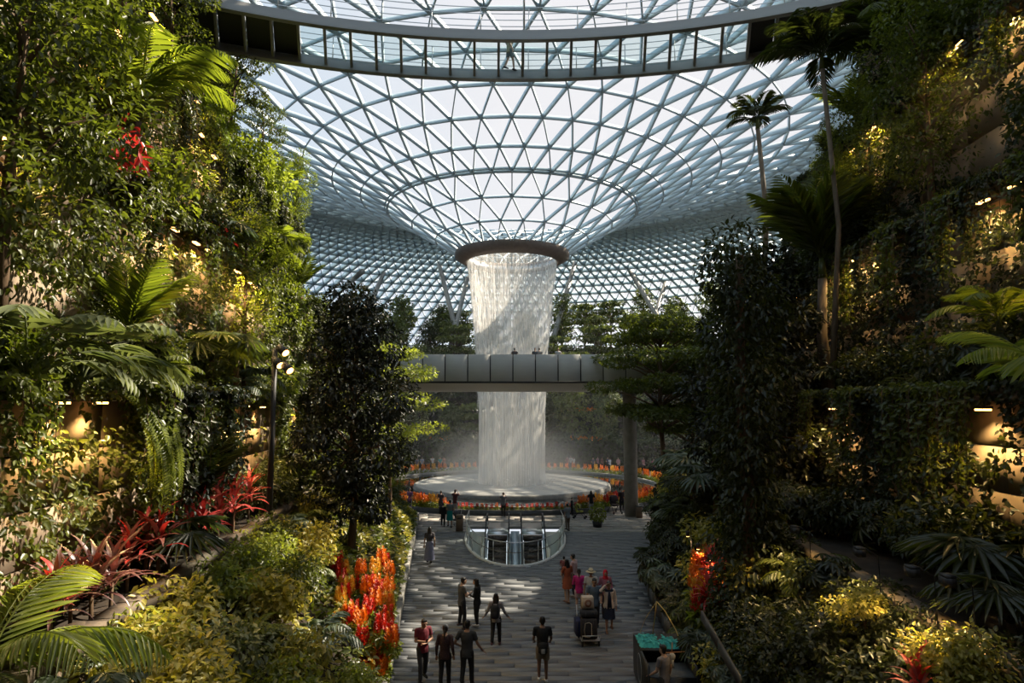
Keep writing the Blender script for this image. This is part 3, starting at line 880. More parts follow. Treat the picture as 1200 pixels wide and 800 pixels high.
# small timber planter fronts across the slopes
def edge_beam(p, q, h, w, label):
    p, q = Vector(p), Vector(q)
    d = q - p; n = max(1, round(d.length / 1.6))
    mat_ = M['black_stone'] if 'stone' in label else M['coping']
    root = link('trim_4', None, None, (0, 0, 0), kind='structure', label=label)
    for k in range(n):
        a = p + d * (k / n + .006); b = p + d * ((k + 1) / n - .006)
        V, F = bars([a], [b], [(0, 0, 1)], w, h)
        mb = MB(); mb.add(V, [F, np.array([[0, 3, 2, 1], [4, 5, 6, 7]])]); mb.build('sleeper', mat_, root)
edge_beam(at(-40, 795, 8.6), at(95, 735, 10.5), .2, .16, 'short dark sleeper edge low on the near end of the sunlit bank')
edge_beam(at(168, 712, 12.2), at(222, 688, 13.6), .24, .16, 'short black sleeper edge below the red cordylines')
edge_beam(at(452, 690, 24.2), at(428, 790, 18.8), .5, .22, 'tan planter front between the flower beds and the walk')
edge_beam(at(822, 720, 16.2), at(868, 800, 12.9), .22, .05, 'long stone planter edge low on the shaded bank')

# ================================================================== LEDGE LAMPS
lamp_light = {}
LAMPS = []
def ledge_lamp(side, px, py, X0, label, power=26.0, length=.42, z_hood=False):
    lift = .3 if z_hood else 0
    # the point on the lamp line (vertical plane of the wall) seen at this pixel
    d = at(px, py, 1.0) - Vector((0, 0, CAM_H))
    y = X0 / (abs(d.x) - K[side])
    p = Vector((0, 0, CAM_H + lift)) + d * y
    t = thing('ledge_lamp', label, 'lamp', p, -side * math.atan(K[side]), 'warm strip lamps under the planting ledges')
    s = length
    hb = MB(); hb.add(*bbox2((-.07, -s / 2, .02), (.07, s / 2, .07)))
    if z_hood:
        for q in (-1, 1):
            hb.add(*bbox2((q * .07 - .008, -s / 2, -.10), (q * .07 + .008, s / 2, .03))); hb.add(*bbox2((-.07, q * s / 2 - .008, -.10), (.07, q * s / 2 + .008, .03)))
    hb.build('housing', M['dark_metal'], t)
    LAMPS.append((side, p))
    MB().add(*bbox2((-.05, -s / 2 + .02, -.02), (.05, s / 2 - .02, .02))).build('diffuser', M['lamp_glow'], t)
    if z_hood:
        MB().add(*tube([(side * .10, 0, .05), (side * .34, 0, -.1), (side * .36, 0, -1.9)], .010, 6)).build('stake', M['rubber'], t)
    else:
        MB().add(*bbox2((-.02, -.03, .07), (.02, .03, .30))).build('bracket', M['dark_metal'], t)
    key = round(power)
    if key not in lamp_light:
        l = bpy.data.lights.new('lamp_light', 'SPOT'); l.energy = power * 12.0; l.color = (1.0, .66, .26); l.shadow_soft_size = .08
        l.spot_size = math.radians(125); l.spot_blend = .7
        lamp_light[key] = l
    link('lamp_light', lamp_light[key], t, (-side * (.22 if z_hood else .05), 0, -.12 if z_hood else -.06))
LEFT_LAMPS = {1: (7.5, [(10, 165), (180, 256), (205, 269), (230, 285), (245, 294), (272, 315), (279, 319), (294, 332), (300, 337)]),
              2: (8.85, [(140, 40), (166, 61), (180, 20), (190, 39), (199, 101), (211, 115), (230, 119), (236, 158), (251, 184)]),
              0: (6.6, [(72, 472), (118, 472), (277, 475), (289, 476), (308, 477), (342, 479), (353, 480)])}
for wi, (X0, ps) in LEFT_LAMPS.items():
    for k, (px, py) in enumerate(sorted(ps)):
        ledge_lamp(-1, px, py, X0, f'{ordinal(k)} strip lamp from the near end, {ordinal(wi)} row above eye level, sunlit bank' if wi else f'{ordinal(k)} strip lamp from the near end, eye-level row of the sunlit bank')
RIGHT_LAMPS = {2: (11.5, [(1182, 8), (1124, 52), (1117, 60), (1098, 78), (1035, 137), (1022, 151), (1000, 176)]),
               1: (10.3, [(1190, 217), (1152, 236), (1050, 268), (1026, 280), (1014, 297), (998, 306), (966, 324), (931, 350)]),
               0: (8.7, [(1152, 480), (976, 479), (921, 477), (880, 478)])}
for wi, (X0, ps) in RIGHT_LAMPS.items():
    for k, (px, py) in enumerate(sorted(ps, reverse=True)):
        ledge_lamp(1, px, py, X0, f'{ordinal(k)} strip lamp from the near end, {ordinal(wi)} row above eye level, shaded bank' if wi else f'{ordinal(k)} strip lamp from the near end, eye-level row of the shaded bank')
for k, (px, py) in enumerate([(1112, 703), (1070, 690), (1008, 664), (932, 634)]):
    ledge_lamp(1, px, py, 5.7, f'{ordinal(k)} strip lamp from the near end in the lowest row of the shaded bank', 16, .2, True)
# low garden lights among the flowers
for k, (px, py, yy_) in enumerate([(806, 640, 20.5), (818, 655, 19.6), (832, 668, 18.9)]):
    p = at(px, py - 12, yy_)
    t = thing('garden_spot', f'{ordinal(k)} small garden spotlight over the red flowers, counted inwards from the walk', 'lamp', p)
    MB().add(*tube([(0, 0, 0), (0, 0, .16)], [.05, .07], 8)).build('housing', M['dark_metal'], t)
    MB().add(*tube([(0, 0, -.01), (0, 0, .0)], [.045, .045], 8)).build('diffuser', M['lamp_glow'], t)
    MB().add(*tube([(0, 0, .16), (.1, 0, .3), (.12, .0, -2.4)], .015, 6)).build('stem', M['dark_metal'], t)
    l = bpy.data.lights.new('spot_light', 'SPOT'); l.energy = 55; l.color = (1, .62, .3); l.spot_size = 1.9; l.shadow_soft_size = .05
    link('spot_light', l, t, (0, 0, -.04))
# black pole with spotlights
p = at(318, 530, 21.0)
t = thing('lamp_pole', 'tall black pole carrying three spotlights before the lit wall of the sunlit bank', 'lamp', (p.x, p.y, 4.0))
ht = at(318, 408, 21.0).z - 4.0
MB().add(*tube([(0, 0, -.1), (0, 0, ht)], [.10, .085], 10)).build('pole', M['dark_metal'], t, True)
for k, (dx, dz, an) in enumerate(((.26, -.05, .5), (.10, -.45, .3), (.42, -.62, .2))):
    h = MB(); h.add(*tube([(dx - .1, -.10, ht + dz + .10), (dx + .16, -.22, ht + dz - .12)], [.12, .15], 10)); ho = h.build('spot_head', M['dark_metal'], t, True)
    MB().add(*tube([(dx + .155, -.215, ht + dz - .115), (dx + .17, -.225, ht + dz - .13)], [.12, .12], 10)).build('lens', M['lamp_glow'], ho)
    MB().add(*tube([(0, 0, ht + dz), (dx - .05, -.1, ht + dz)], .03, 6)).build('arm', M['dark_metal'], t)

# ================================================================== FAR TERRACES BEHIND THE POOL
FT = [(22.5, 0, 3.2), (28, 3.3, 6.6), (34, 6.7, 10.2), (40, 10.3, 13.8), (46, 13.9, 16.5)]
for k, (r, z0, z1) in enumerate(FT):
    r2 = FT[k + 1][0] + .2 if k < 4 else 60
    MB().add(*lathe([(r, z0 - .2), (r, z1), (r + .3, z1), (r + .3, z1 - .15), (r2, z1 - .15)], 60, -1.75, 1.75, (CX, CY))).build('wall_back', M['wall_core'], None, kind='structure', label=f'{ordinal(k)} planted terrace wall in the ring behind the pool')

# the gallery wall of the building behind the viewer
MB().add(*bbox2((-40, -3.2, -1), (40, -2.8, 26))).build('wall_back', M['wall_core'], None, kind='structure', label='dark gallery wall behind the viewer')

M['window_glow'] = emit_mat('window_glow', (1.0, .88, .68), 1.6)
# ================================================================== PLANT PATTERNS
def mesh_of(fn, name, mats, smooth=False):
    mb = MB(); fn(mb); return mb.mesh(name, mats, smooth)

def frond_mesh(name, mat, L=2.2, nl=22, ll=.55, lw=.05, a0=1.0, a1=-.5, side_k=.8, fwd=.6, droop=.25, start=.14, rach=.018, taper=.75, pw=1.25):
    s = np.linspace(0, 1, 40)
    ang = a0 + (a1 - a0) * s ** pw
    step = L / 39
    c = np.concatenate([[[0, 0, 0]], np.cumsum(np.stack([np.cos(ang[:-1]) * step, 0 * s[:-1], np.sin(ang[:-1]) * step], 1), 0)])
    mb = MB()
    sel = c[::5] if len(c[::5]) > 1 else c
    mb.add(*tube(sel, np.linspace(rach, rach * .25, len(sel)), 4, side=(0, 1, 0)))
    t = np.linspace(start, .985, nl)
    cx_ = np.interp(t, s, c[:, 0]); cz_ = np.interp(t, s, c[:, 2]); aa = np.interp(t, s, ang)
    for sg in (-1, 1):
        T = np.stack([np.cos(aa), 0 * aa, np.sin(aa)], 1)
        N = np.stack([-np.sin(aa), 0 * aa, np.cos(aa)], 1)
        f = fwd + .5 * t[:, None]
        D = T * f + np.array([0, sg, 0]) * side_k - N * (droop * .5) + rng.normal(0, .05, (nl, 3))
        prof = np.sin(np.clip(t * PI * .86 + .35, 0, PI)) ** taper
        mb.add(*leaves(np.stack([cx_, 0 * cx_, cz_], 1), D, N, ll * np.maximum(prof, .2), lw * np.maximum(prof, .35), droop, .12))
    return mb.mesh(name, [mat])

def fan_mesh(name, mat, Lp=.9, n=17, L=.75, w=.11, spread=2.1, droop=.25, a0=.9):
    mb = MB()
    tip = np.array([math.cos(a0) * Lp, 0, math.sin(a0) * Lp])
    mb.add(*tube([(0, 0, 0), tip * .55 + [0, 0, .05], tip], [.018, .014, .012], 4, side=(0, 1, 0)))
    an = np.linspace(-spread, spread, n)
    pl = np.array([math.cos(a0 - .9), 0, math.sin(a0 - .9)])
    D = np.cos(an)[:, None] * pl + np.sin(an)[:, None] * np.array([0, 1, 0])
    N = np.array([-pl[2], 0, pl[0]])
    mb.add(*leaves(np.repeat(tip[None], n, 0), D, N, L * (1 - .18 * np.abs(an) / spread), w, droop, .2))
    return mb.mesh(name, [mat])

def blob_leaves(mb, c, r, n, L, W, hang=.35, droop=.2, shell=.5, m=0, up=.35):
    d = rand_dir(n)
    q = rng.uniform(0, 1, n) ** (1 / 3) * (1 - shell) + shell * rng.uniform(.72, 1.05, n)
    P = np.asarray(c) + d * np.asarray(r) * q[:, None]
    D = d * .7 + rand_dir(n) * .75 + np.array([0, 0, -hang])
    N = d * .4 + rand_dir(n) * .45 + np.array([0, 0, up + .5])
    s = rng.uniform(.7, 1.25, n)
    mb.add(*leaves(P, D, N, L * s, W * s, droop), m)

def shrub_mesh(name, mat, n=520, L=.115, W=.062, lobes=9, r=.55):
    mb = MB()
    for k in range(lobes):
        a = rng.uniform(0, 2 * PI); q = rng.uniform(.1, .62)
        blob_leaves(mb, (q * math.cos(a), q * math.sin(a), rng.uniform(.25, .85)), (r, r, r * .75), n // lobes, L, W)
    return mb.mesh(name, [mat])

def stems_mesh(name, mat, n=6, h=.6, sp=.35, r=.015):
    mb = MB()
    for k in range(n):
        a = rng.uniform(0, 2 * PI); q = sp * rng.uniform(.4, 1)
        mb.add(*tube([(0, 0, -.25), (q * .4 * math.cos(a), q * .4 * math.sin(a), h * .5), (q * math.cos(a), q * math.sin(a), h)], [r * 1.4, r, r * .5], 5))
    return mb.mesh(name, [mat])

def RZ(a, tilt=0.0, z=0.0, s=1.0):
    return Matrix.Translation((0, 0, z)) @ Matrix.Rotation(a, 4, 'Z') @ Matrix.Rotation(tilt, 4, 'Y') @ Matrix.Scale(s, 4)

PROTO = {}
def shrub_proto(key, mat, variants=3, **kw):
    for v in range(variants):
        PROTO[key, v] = [('foliage', shrub_mesh(key + '_foliage', M[mat], **kw), None), ('stem', stems_mesh(key + '_stem', M['bark']), None)]
shrub_proto('dark_shrub', 'leaf_dark', 3, n=1500)
shrub_proto('mid_shrub', 'leaf_mid', 3, n=1500)
shrub_proto('fresh_shrub', 'leaf_fresh', 3, n=1450)
shrub_proto('pale_shrub', 'leaf_pale', 2, n=1000, L=.13, W=.075)
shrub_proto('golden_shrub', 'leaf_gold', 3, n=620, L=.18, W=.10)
shrub_proto('lime_shrub', 'leaf_lime', 3, n=850, L=.14, W=.078)
shrub_proto('croton', 'leaf_red', 2, n=300, L=.26, W=.09)

def palm_proto(key, v, mat, h, nf, L, upright=False, ll=.6, lw=.06, r=.09, droop=.3):
    ms = [frond_mesh(key + '_frond', M[mat], L, 24, ll, lw, *((1.25, .45) if upright else (.9, -.75)), droop=droop) for _ in range(2)]
    sp = []
    if h > .3:
        sp.append(('trunk', mesh_of(lambda mb: mb.add(*tube([(0, 0, -.4), (.04 * h, .02 * h, h * .5), (.02 * h, 0, h)], [r * 1.25, r, r * .85], 9)), key + '_trunk', [M['pale_bark']], True), None))
        sp.append(('crown_shaft', mesh_of(lambda mb: mb.add(*tube([(.02 * h, 0, h - .1), (.02 * h, 0, h + .45)], [r * .95, r * .5], 8)), key + '_shaft', [M['leaf_mid']], True), None))
    for k in range(nf):
        a = k * 2.399 + rng.uniform(-.2, .2)
        tilt = -rng.uniform(-.25, .45) + (.0 if not upright else -.1)
        sp.append(('frond', ms[k % 2], Matrix.Translation((.02 * h if h > .3 else 0, 0, (h + .3) if h > .3 else 0.05)) @ RZ(a, tilt, 0, rng.uniform(.8, 1.1))))
    PROTO[key, v] = sp
palm_proto('feather_palm', 0, 'leaf_fresh', 1.6, 11, 2.0)
palm_proto('feather_palm', 1, 'leaf_fresh', .8, 10, 1.9, True)
palm_proto('dark_palm', 0, 'leaf_mid', 1.8, 12, 2.1)
palm_proto('dark_palm', 1, 'leaf_dark', .9, 11, 2.0, True)
palm_proto('tall_palm', 0, 'leaf_dark', 8.2, 11, 1.9, ll=.62, lw=.08, r=.11)
palm_proto('tall_palm', 1, 'leaf_dark', 5.6, 15, 2.5, ll=.8, lw=.08, r=.14)
palm_proto('tall_palm', 2, 'leaf_dark', 11.6, 17, 2.5, ll=.8, lw=.085, r=.085)
palm_proto('foxtail_palm', 0, 'leaf_mid', 3.2, 12, 2.7, True, ll=.95, lw=.12, r=.13)
palm_proto('coconut_palm', 0, 'leaf_lime', .2, 9, 2.3, ll=.75, lw=.07, droop=.35)

def fan_proto(v, mat, n, h, Lp, L, w=.11):
    ms = [fan_mesh('fan_leaf', M[mat], Lp, 17, L, w), fan_mesh('fan_leaf', M[mat], Lp * 1.2, 15, L, w, droop=.4, a0=.55)]
    sp = [('trunk', mesh_of(lambda mb: mb.add(*tube([(0, 0, -.3), (0, 0, max(h, .15))], [.10, .07], 8)), 'fan_trunk', [M['bark']], True), None)]
    for k in range(n):
        sp.append(('fan_leaf', ms[k % 2], RZ(k * 2.399, rng.uniform(-.35, .35), h, rng.uniform(.8, 1.15))))
    PROTO['fan_palm', v] = sp
fan_proto(0, 'leaf_mid', 12, .9, .9, .75)
fan_proto(1, 'leaf_blue', 11, .5, 1.0, .85, .14)
fan_proto(2, 'leaf_dark', 13, .3, .9, .8)

def fern_proto(key, v, mat, n, L, a0, a1, ll=.13):
    ms = [frond_mesh(key + '_frond', M[mat], L, 26, ll, .045, a0, a1, .95, .15, .1, .08, .008, .6) for _ in range(2)]
    PROTO[key, v] = [('frond', ms[k % 2], RZ(k * 2.399, rng.uniform(-.3, .35), 0.02, rng.uniform(.75, 1.15))) for k in range(n)]
fern_proto('sword_fern', 0, 'leaf_mid', 13, 1.1, 1.0, -.9)
fern_proto('sword_fern', 1, 'leaf_fresh', 12, 1.2, .9, -1.0)
fern_proto('sword_fern', 2, 'leaf_dark', 14, 1.1, .9, -.9)

def hang_proto(v, mat, n, L):
    ms = [frond_mesh('hanging_frond', M[mat], L * q, 46, .17, .05, .5, -1.66, .95, .1, .05, .05, .008, .4, .3) for q in (1.0, .8)]
    PROTO['hanging_fern', v] = [('frond', ms[k % 2], Matrix.Translation((.05, (k - n / 2) * .12, 0)) @ RZ(rng.uniform(-.35, .35), 0, 0, rng.uniform(.8, 1.15))) for k in range(n)]
hang_proto(0, 'leaf_fresh', 11, 2.5)
hang_proto(1, 'leaf_mid', 9, 1.7)

def vine_proto(v, mat, n, L):
    mb = MB(); cord = MB()
    for k in range(n):
        y = rng.uniform(-.6, .6); l = L * rng.uniform(.5, 1.1)
        pts = np.array([(-.25, y, .1), (.12, y + .03, .05), (.2, y + rng.uniform(-.1, .1), -l * .5), (.12, y + rng.uniform(-.15, .15), -l)])
        cord.add(*tube(pts, .008, 4))
        t = rng.uniform(0, 1, int(34 * l)); u = np.linspace(0, 1, 4)
        P = np.stack([np.interp(t, u, pts[:, i]) for i in range(3)], 1) + rng.normal(0, .06, (len(t), 3))
        mb.add(*leaves(P, rand_dir(len(t)) + [.5, 0, -.7], rand_dir(len(t)) * .5 + [.8, 0, .5], .15, .09, .2))
    PROTO['trailing_vine', v] = [('foliage', mb.mesh('vine_foliage', [M[mat]]), None), ('stem', cord.mesh('vine_stem', [M['bark']]), None)]
vine_proto(0, 'leaf_mid', 12, 2.2); vine_proto(1, 'leaf_dark', 13, 2.6); vine_proto(2, 'leaf_fresh', 10, 1.6)

def phil_proto(v, mat, n, s=1.0):
    ms = [frond_mesh('split_leaf', M[mat], 1.35 * s, 9, .42 * s, .12 * s, 1.1, -.75, .85, .45, .3, .42, .014, .55) for _ in range(2)]
    PROTO['philodendron', v] = [('split_leaf', ms[k % 2], RZ(k * 2.399, rng.uniform(-.3, .4), .05, rng.uniform(.8, 1.15))) for k in range(n)]
phil_proto(0, 'leaf_blue', 11); phil_proto(1, 'leaf_mid', 10); phil_proto(2, 'leaf_pale', 11)

def strap_mesh(name, mat, L, W, a0, a1):
    s = np.linspace(0, 1, 7); an = a0 + (a1 - a0) * s
    c = np.concatenate([[[0, 0]], np.cumsum(np.stack([np.cos(an[:-1]), np.sin(an[:-1])], 1) * L / 6, 0)])
    w = W * np.array([.25, .75, 1, .95, .75, .4, .02]) / 2
    V = np.array([[[c[i, 0], -w[i], c[i, 1] + w[i] * .35], [c[i, 0], 0, c[i, 1]], [c[i, 0], w[i], c[i, 1] + w[i] * .35]] for i in range(7)]).reshape(-1, 3)
    F = np.array([[i * 3 + j, i * 3 + j + 1, i * 3 + j + 4, i * 3 + j + 3] for i in range(6) for j in range(2)])
    return MB().add(V, F).mesh(name, [mat])
def cord_proto(v, mats, n, h, L=.62):
    ms = [strap_mesh('strap_leaf', M[m], L * q, .075, 1.25, e) for m in mats for q, e in ((1, .1), (.85, -.5))]
    sp = [('stem', mesh_of(lambda mb: mb.add(*tube([(0, 0, -.3), (.03, 0, h)], [.03, .02], 6)), 'cordyline_stem', [M['bark']], True), None)]
    for k in range(n):
        f = k / n
        sp.append(('strap_leaf', ms[k % len(ms)], RZ(k * 2.399, .75 * (1 - f) - .55 * f, h * (.55 + .45 * f), rng.uniform(.8, 1.1))))
    PROTO['cordyline', v] = sp
cord_proto(0, ['leaf_red', 'leaf_pink'], 26, .7)
cord_proto(1, ['leaf_purple'], 24, .5, .75)
cord_proto(2, ['leaf_purple', 'leaf_purple', 'leaf_red'], 25, .6, .7)

def umb_proto(v, mat, n, r=.75, L=.27):
    mb = MB(); st = MB()
    for k in range(n):
        d = nrm(rng.normal(size=3) * [1, 1, .6] + [0, 0, .35]); c = d * np.array([r, r, r * .8]) * rng.uniform(.55, 1.05) + [0, 0, .55]
        st.add(*tube([(0, 0, -.2), c * .5 + [0, 0, -.05], c], .012, 4))
        m = 9; a = np.linspace(0, 2 * PI, m, endpoint=False) + rng.uniform(0, 1)
        up = nrm(d + [0, 0, .9]); e1 = nrm(np.cross(up, [0.3, .9, .1])); e2 = np.cross(up, e1)
        D = np.cos(a)[:, None] * e1 + np.sin(a)[:, None] * e2 - up * .15
        mb.add(*leaves(np.repeat(c[None], m, 0), D, up, L * rng.uniform(.8, 1.2), .085, .35))
    PROTO['umbrella_shrub', v] = [('foliage', mb.mesh('umbrella_foliage', [M[mat]]), None), ('stem', st.mesh('umbrella_stem', [M['bark']]), None)]
umb_proto(0, 'leaf_blue', 70); umb_proto(1, 'leaf_dark', 80); umb_proto(2, 'leaf_mid', 70)

def plume_part(mb, x, y, z0, h, r, m):
    k = 110
    t = rng.uniform(0, 1, k); a = rng.uniform(0, 2 * PI, k)
    q = r * (1 - t) ** .8 + .01
    P = np.stack([x + q * .4 * np.cos(a), y + q * .4 * np.sin(a), z0 + t * h], 1)
    mb.add(*leaves(P, np.stack([np.cos(a), np.sin(a), 0 * a + 1.1], 1), np.stack([np.cos(a), np.sin(a), 0 * a], 1), .07 + q * .55, .032, 0), m)
def celosia_mesh(name, pl, n=3, parts=False):
    a = MB(); b = MB()
    blob_leaves(a, (0, 0, .22), (.24, .24, .2), 70, .2, .08, .1)
    for k in range(n):
        an = 2.1 * k + .4; q = .13 if n > 1 else 0
        plume_part(b, q * math.cos(an), q * math.sin(an), .28 + .05 * k, .62 - .08 * k, .13, 0)
    if parts:
        return [('foliage', a.mesh('celosia_foliage', [M['leaf_fresh']]), None), ('plume', b.mesh('celosia_plume', [M[pl]]), None)]
    a.F += [f + a.n for f in b.F]; a.M += [np.full(len(m_), 1) for m_ in b.M]; a.V += b.V; a.n += b.n
    return a.mesh(name, [M['leaf_fresh'], M[pl]])
for v, pl in enumerate(('plume_red', 'plume_orange', 'plume_yellow')):
    PROTO['celosia', v] = celosia_mesh('celosia', pl, 4, True)

# ---- trees
def tree_proto(key, v, trunk, blobs, mat, L, W, r0=.16, bark='bark', branch=True, hang=.3):
    """trunk: list of points; blobs: (x,y,z,rx,ry,rz,n)"""
    tr = np.array(trunk, float)
    sp = [('trunk', mesh_of(lambda mb: mb.add(*tube(tr, np.linspace(r0, r0 * .45, len(tr)), 9)), key + '_trunk', [M[bark]], True), None)]
    if branch:
        br = MB()
        for (x, y, z, rx, ry, rz, n) in blobs:
            zz = min(max(z - max(rx, rz) * 1.1, tr[0][2] + .5 * (tr[-1][2] - tr[0][2])), tr[-1][2])
            s = np.array([np.interp(zz, tr[:, 2], tr[:, i]) for i in range(3)])
            e = np.array([x, y, z])
            br.add(*tube([s, s * .5 + e * .5 + [0, 0, .1], e], [r0 * .38, r0 * .25, r0 * .12], 5))
        sp.append(('branch', br.mesh(key + '_branch', [M[bark]], True), None))
    fo = MB()
    for (x, y, z, rx, ry, rz, n) in blobs:
        blob_leaves(fo, (x, y, z), (rx, ry, rz), n, L, W, hang)
    sp.append(('foliage', fo.mesh(key + '_foliage', [M[mat]]), None))
    PROTO[key, v] = sp
def rb(n, R, z0, z1, r, cnt, flat=.7):
    out = []
    for k in range(n):
        t = (k + .5) / n; a = k * 2.399
        q = R * math.sin(PI * (.15 + .8 * t)) * rng.uniform(.4, 1)
        rr = r * rng.uniform(.75, 1.2)
        out.append((q * math.cos(a), q * math.sin(a), z0 + (z1 - z0) * t, rr, rr, rr * flat, cnt))
    return out
tree_proto('dark_tree', 0, [(0, 0, -.3), (.1, 0, 2.5), (0, .1, 5), (.1, 0, 9.5)], rb(34, 1.95, 2.4, 10.8, 1.05, 420), 'leaf_deep', .20, .105, .17)
tree_proto('slender_tree', 0, [(0, 0, -.3), (.08, 0, 2.2), (-.05, .05, 4.4)], rb(15, 1.5, 2.4, 5.6, .62, 260, .5), 'leaf_mid', .115, .055, .075)
tree_proto('slender_tree', 1, [(0, 0, -.3), (.05, 0, 2.5), (.1, .05, 5.0)], rb(17, 1.2, 1.9, 6.0, .7, 320, .8), 'leaf_fresh', .115, .055, .085)
tree_proto('slender_tree', 2, [(0, 0, -.3), (.05, 0, 2), (.0, .05, 4.2)], rb(18, 1.3, 1.4, 5.0, .8, 420, .8), 'leaf_mid', .10, .05, .085)
def tiers(zs, R, n, cnt):
    out = []
    for i, z in enumerate(zs):
        for k in range(n):
            a = k * 2 * PI / n + i * .5 + rng.uniform(-.2, .2); q = R[i] * rng.uniform(.35, .95)
            out.append((q * math.cos(a), q * math.sin(a), z + rng.uniform(-.2, .25) + .06 * q, 1.05, 1.05, .28, cnt))
    return out
tree_proto('layered_tree', 0, [(0, 0, -.3), (.1, 0, 3), (-.05, .1, 6.5), (.05, 0, 11)], tiers([6.2, 7.6, 9.0, 10.3, 11.2], [2.8, 3.7, 4.1, 3.4, 2.0], 10, 330), 'leaf_mid', .19, .10, .17, hang=.05)
tree_proto('layered_tree', 1, [(0, 0, -.3), (.1, 0, 2.5), (-.05, .1, 5.5), (.05, 0, 9.4)], tiers([5.4, 7.0, 8.4, 9.5], [2.2, 2.7, 2.3, 1.2], 7, 190), 'leaf_lime', .17, .08, .11, hang=.05)
tree_proto('vine_tree', 0, [(0, 0, -.3), (.1, 0, 3), (0, .1, 6), (.05, 0, 10)], [(rng.uniform(-.25, .25), rng.uniform(-.25, .25), z, 1.0 + .25 * math.sin(z), 1.0 + .25 * math.sin(z * 1.3), .85, 420) for z in np.linspace(.8, 10.2, 17)], 'leaf_dark', .17, .09, .22, branch=False, hang=.7)
tree_proto('far_tree', 0, [(0, 0, -2), (.1, 0, 2), (0, 0, 6.5)], rb(16, 2.3, 2.5, 8.2, 1.5, 190, .7), 'leaf_far', .38, .22, .22)
tree_proto('far_tree', 1, [(0, 0, -2), (.1, 0, 3), (0, 0, 9)], rb(15, 1.8, 4.0, 10.5, 1.25, 170, .55), 'leaf_far2', .34, .2, .18, 'pale_bark')
tree_proto('far_tree', 2, [(0, 0, -2), (.1, 0, 3), (0, 0, 7)], tiers([5.0, 6.4, 7.8], [2.6, 2.8, 1.8], 7, 130), 'leaf_far2', .34, .2, .18, 'pale_bark')
tree_proto('far_tree', 3, [(0, 0, -2), (0, 0, 2), (0, 0, 5)], rb(12, 1.3, 1.0, 6.8, 1.1, 180, 1.0), 'leaf_far', .32, .2, .16)

PLANTS = []
def put(name, v, phrase, category, loc, rotz=None, scale=1.0, key=None, label=None, group=None, sortby=None, parts=True):
    sp = PROTO[name, v]
    rotz = rng.uniform(0, 2 * PI) if rotz is None else rotz
    nm = {'dark_shrub': 'leafy_shrub', 'mid_shrub': 'leafy_shrub', 'fresh_shrub': 'leafy_shrub', 'pale_shrub': 'leafy_shrub', 'lime_shrub': 'leafy_shrub', 'dark_palm': 'feather_palm', 'far_tree': 'forest_tree'}.get(name, name)
    root = thing(nm, label or phrase, category, loc, rotz, group, scale)
    for pn, me, mt in sp:
        link(pn, me, root, matrix=mt)
    if label is None:
        PLANTS.append((root, phrase, key, loc[1] if sortby is None else sortby))
    return root

PHRASE = {'dark_shrub': 'dark green leafy shrub', 'mid_shrub': 'mid green leafy shrub', 'fresh_shrub': 'bright green leafy shrub', 'pale_shrub': 'pale grey-green shrub', 'golden_shrub': 'golden yellow leaved shrub',
          'lime_shrub': 'lime green leafy shrub', 'croton': 'red leaved croton', 'feather_palm': 'bright feather palm', 'dark_palm': 'dark feather palm', 'fan_palm': 'spiky fan palm', 'sword_fern': 'arching sword fern',
          'hanging_fern': 'long hanging fern', 'trailing_vine': 'trailing leafy vine', 'philodendron': 'split-leaved philodendron', 'cordyline': 'strap-leaved cordyline', 'umbrella_shrub': 'glossy umbrella-leaved shrub',
          'slender_tree': 'slender airy tree', 'celosia': 'plumed celosia', 'foxtail_palm': 'broad palm', 'tall_palm': 'tall palm'}
CAT = {'feather_palm': 'palm', 'dark_palm': 'palm', 'fan_palm': 'palm', 'sword_fern': 'fern', 'hanging_fern': 'fern', 'trailing_vine': 'vine', 'slender_tree': 'tree', 'foxtail_palm': 'palm', 'tall_palm': 'palm', 'celosia': 'flower'}
NVAR = {}
for (k_, v_) in PROTO:
    NVAR[k_] = max(NVAR.get(k_, 0), v_ + 1)
LEDGE = {-1: [3.86, 7.82, 12.62, 17.62, 23.12], 1: [3.86, 7.82, 12.62, 17.62, 23.12]}
LRANGE = {-1: [(5.85, 6.75), (6.7, 7.65), (7.6, 9.0), (9.0, 10.5), (10.5, 13.5)], 1: [(6.55, 8.8), (8.8, 10.4), (10.4, 11.7), (11.7, 13.1), (13.1, 15.5)]}
LNAME = ['lowest planter', 'eye-level ledge', 'second ledge', 'third ledge', 'top ledge']

def on_ledge(side, i, name, v, y, f=.5, scale=1.0, rotz=None, dz=0.0, phrase=None, label=None):
    lo, hi = LRANGE[side][i]
    X0 = lo + (hi - lo) * f
    return put(name, v, phrase or PHRASE.get(name, name), CAT.get(name, 'plant'), (bx(side, X0, y), y, LEDGE[side][i] + dz), rotz, scale, (side, i), label)
def ledge_y(side, i, px, f=.5, py=400):
    lo, hi = LRANGE[side][i]
    X0 = lo + (hi - lo) * f
    d = at(px, py, 1.0)
    return X0 / (abs(d.x) - K[side])

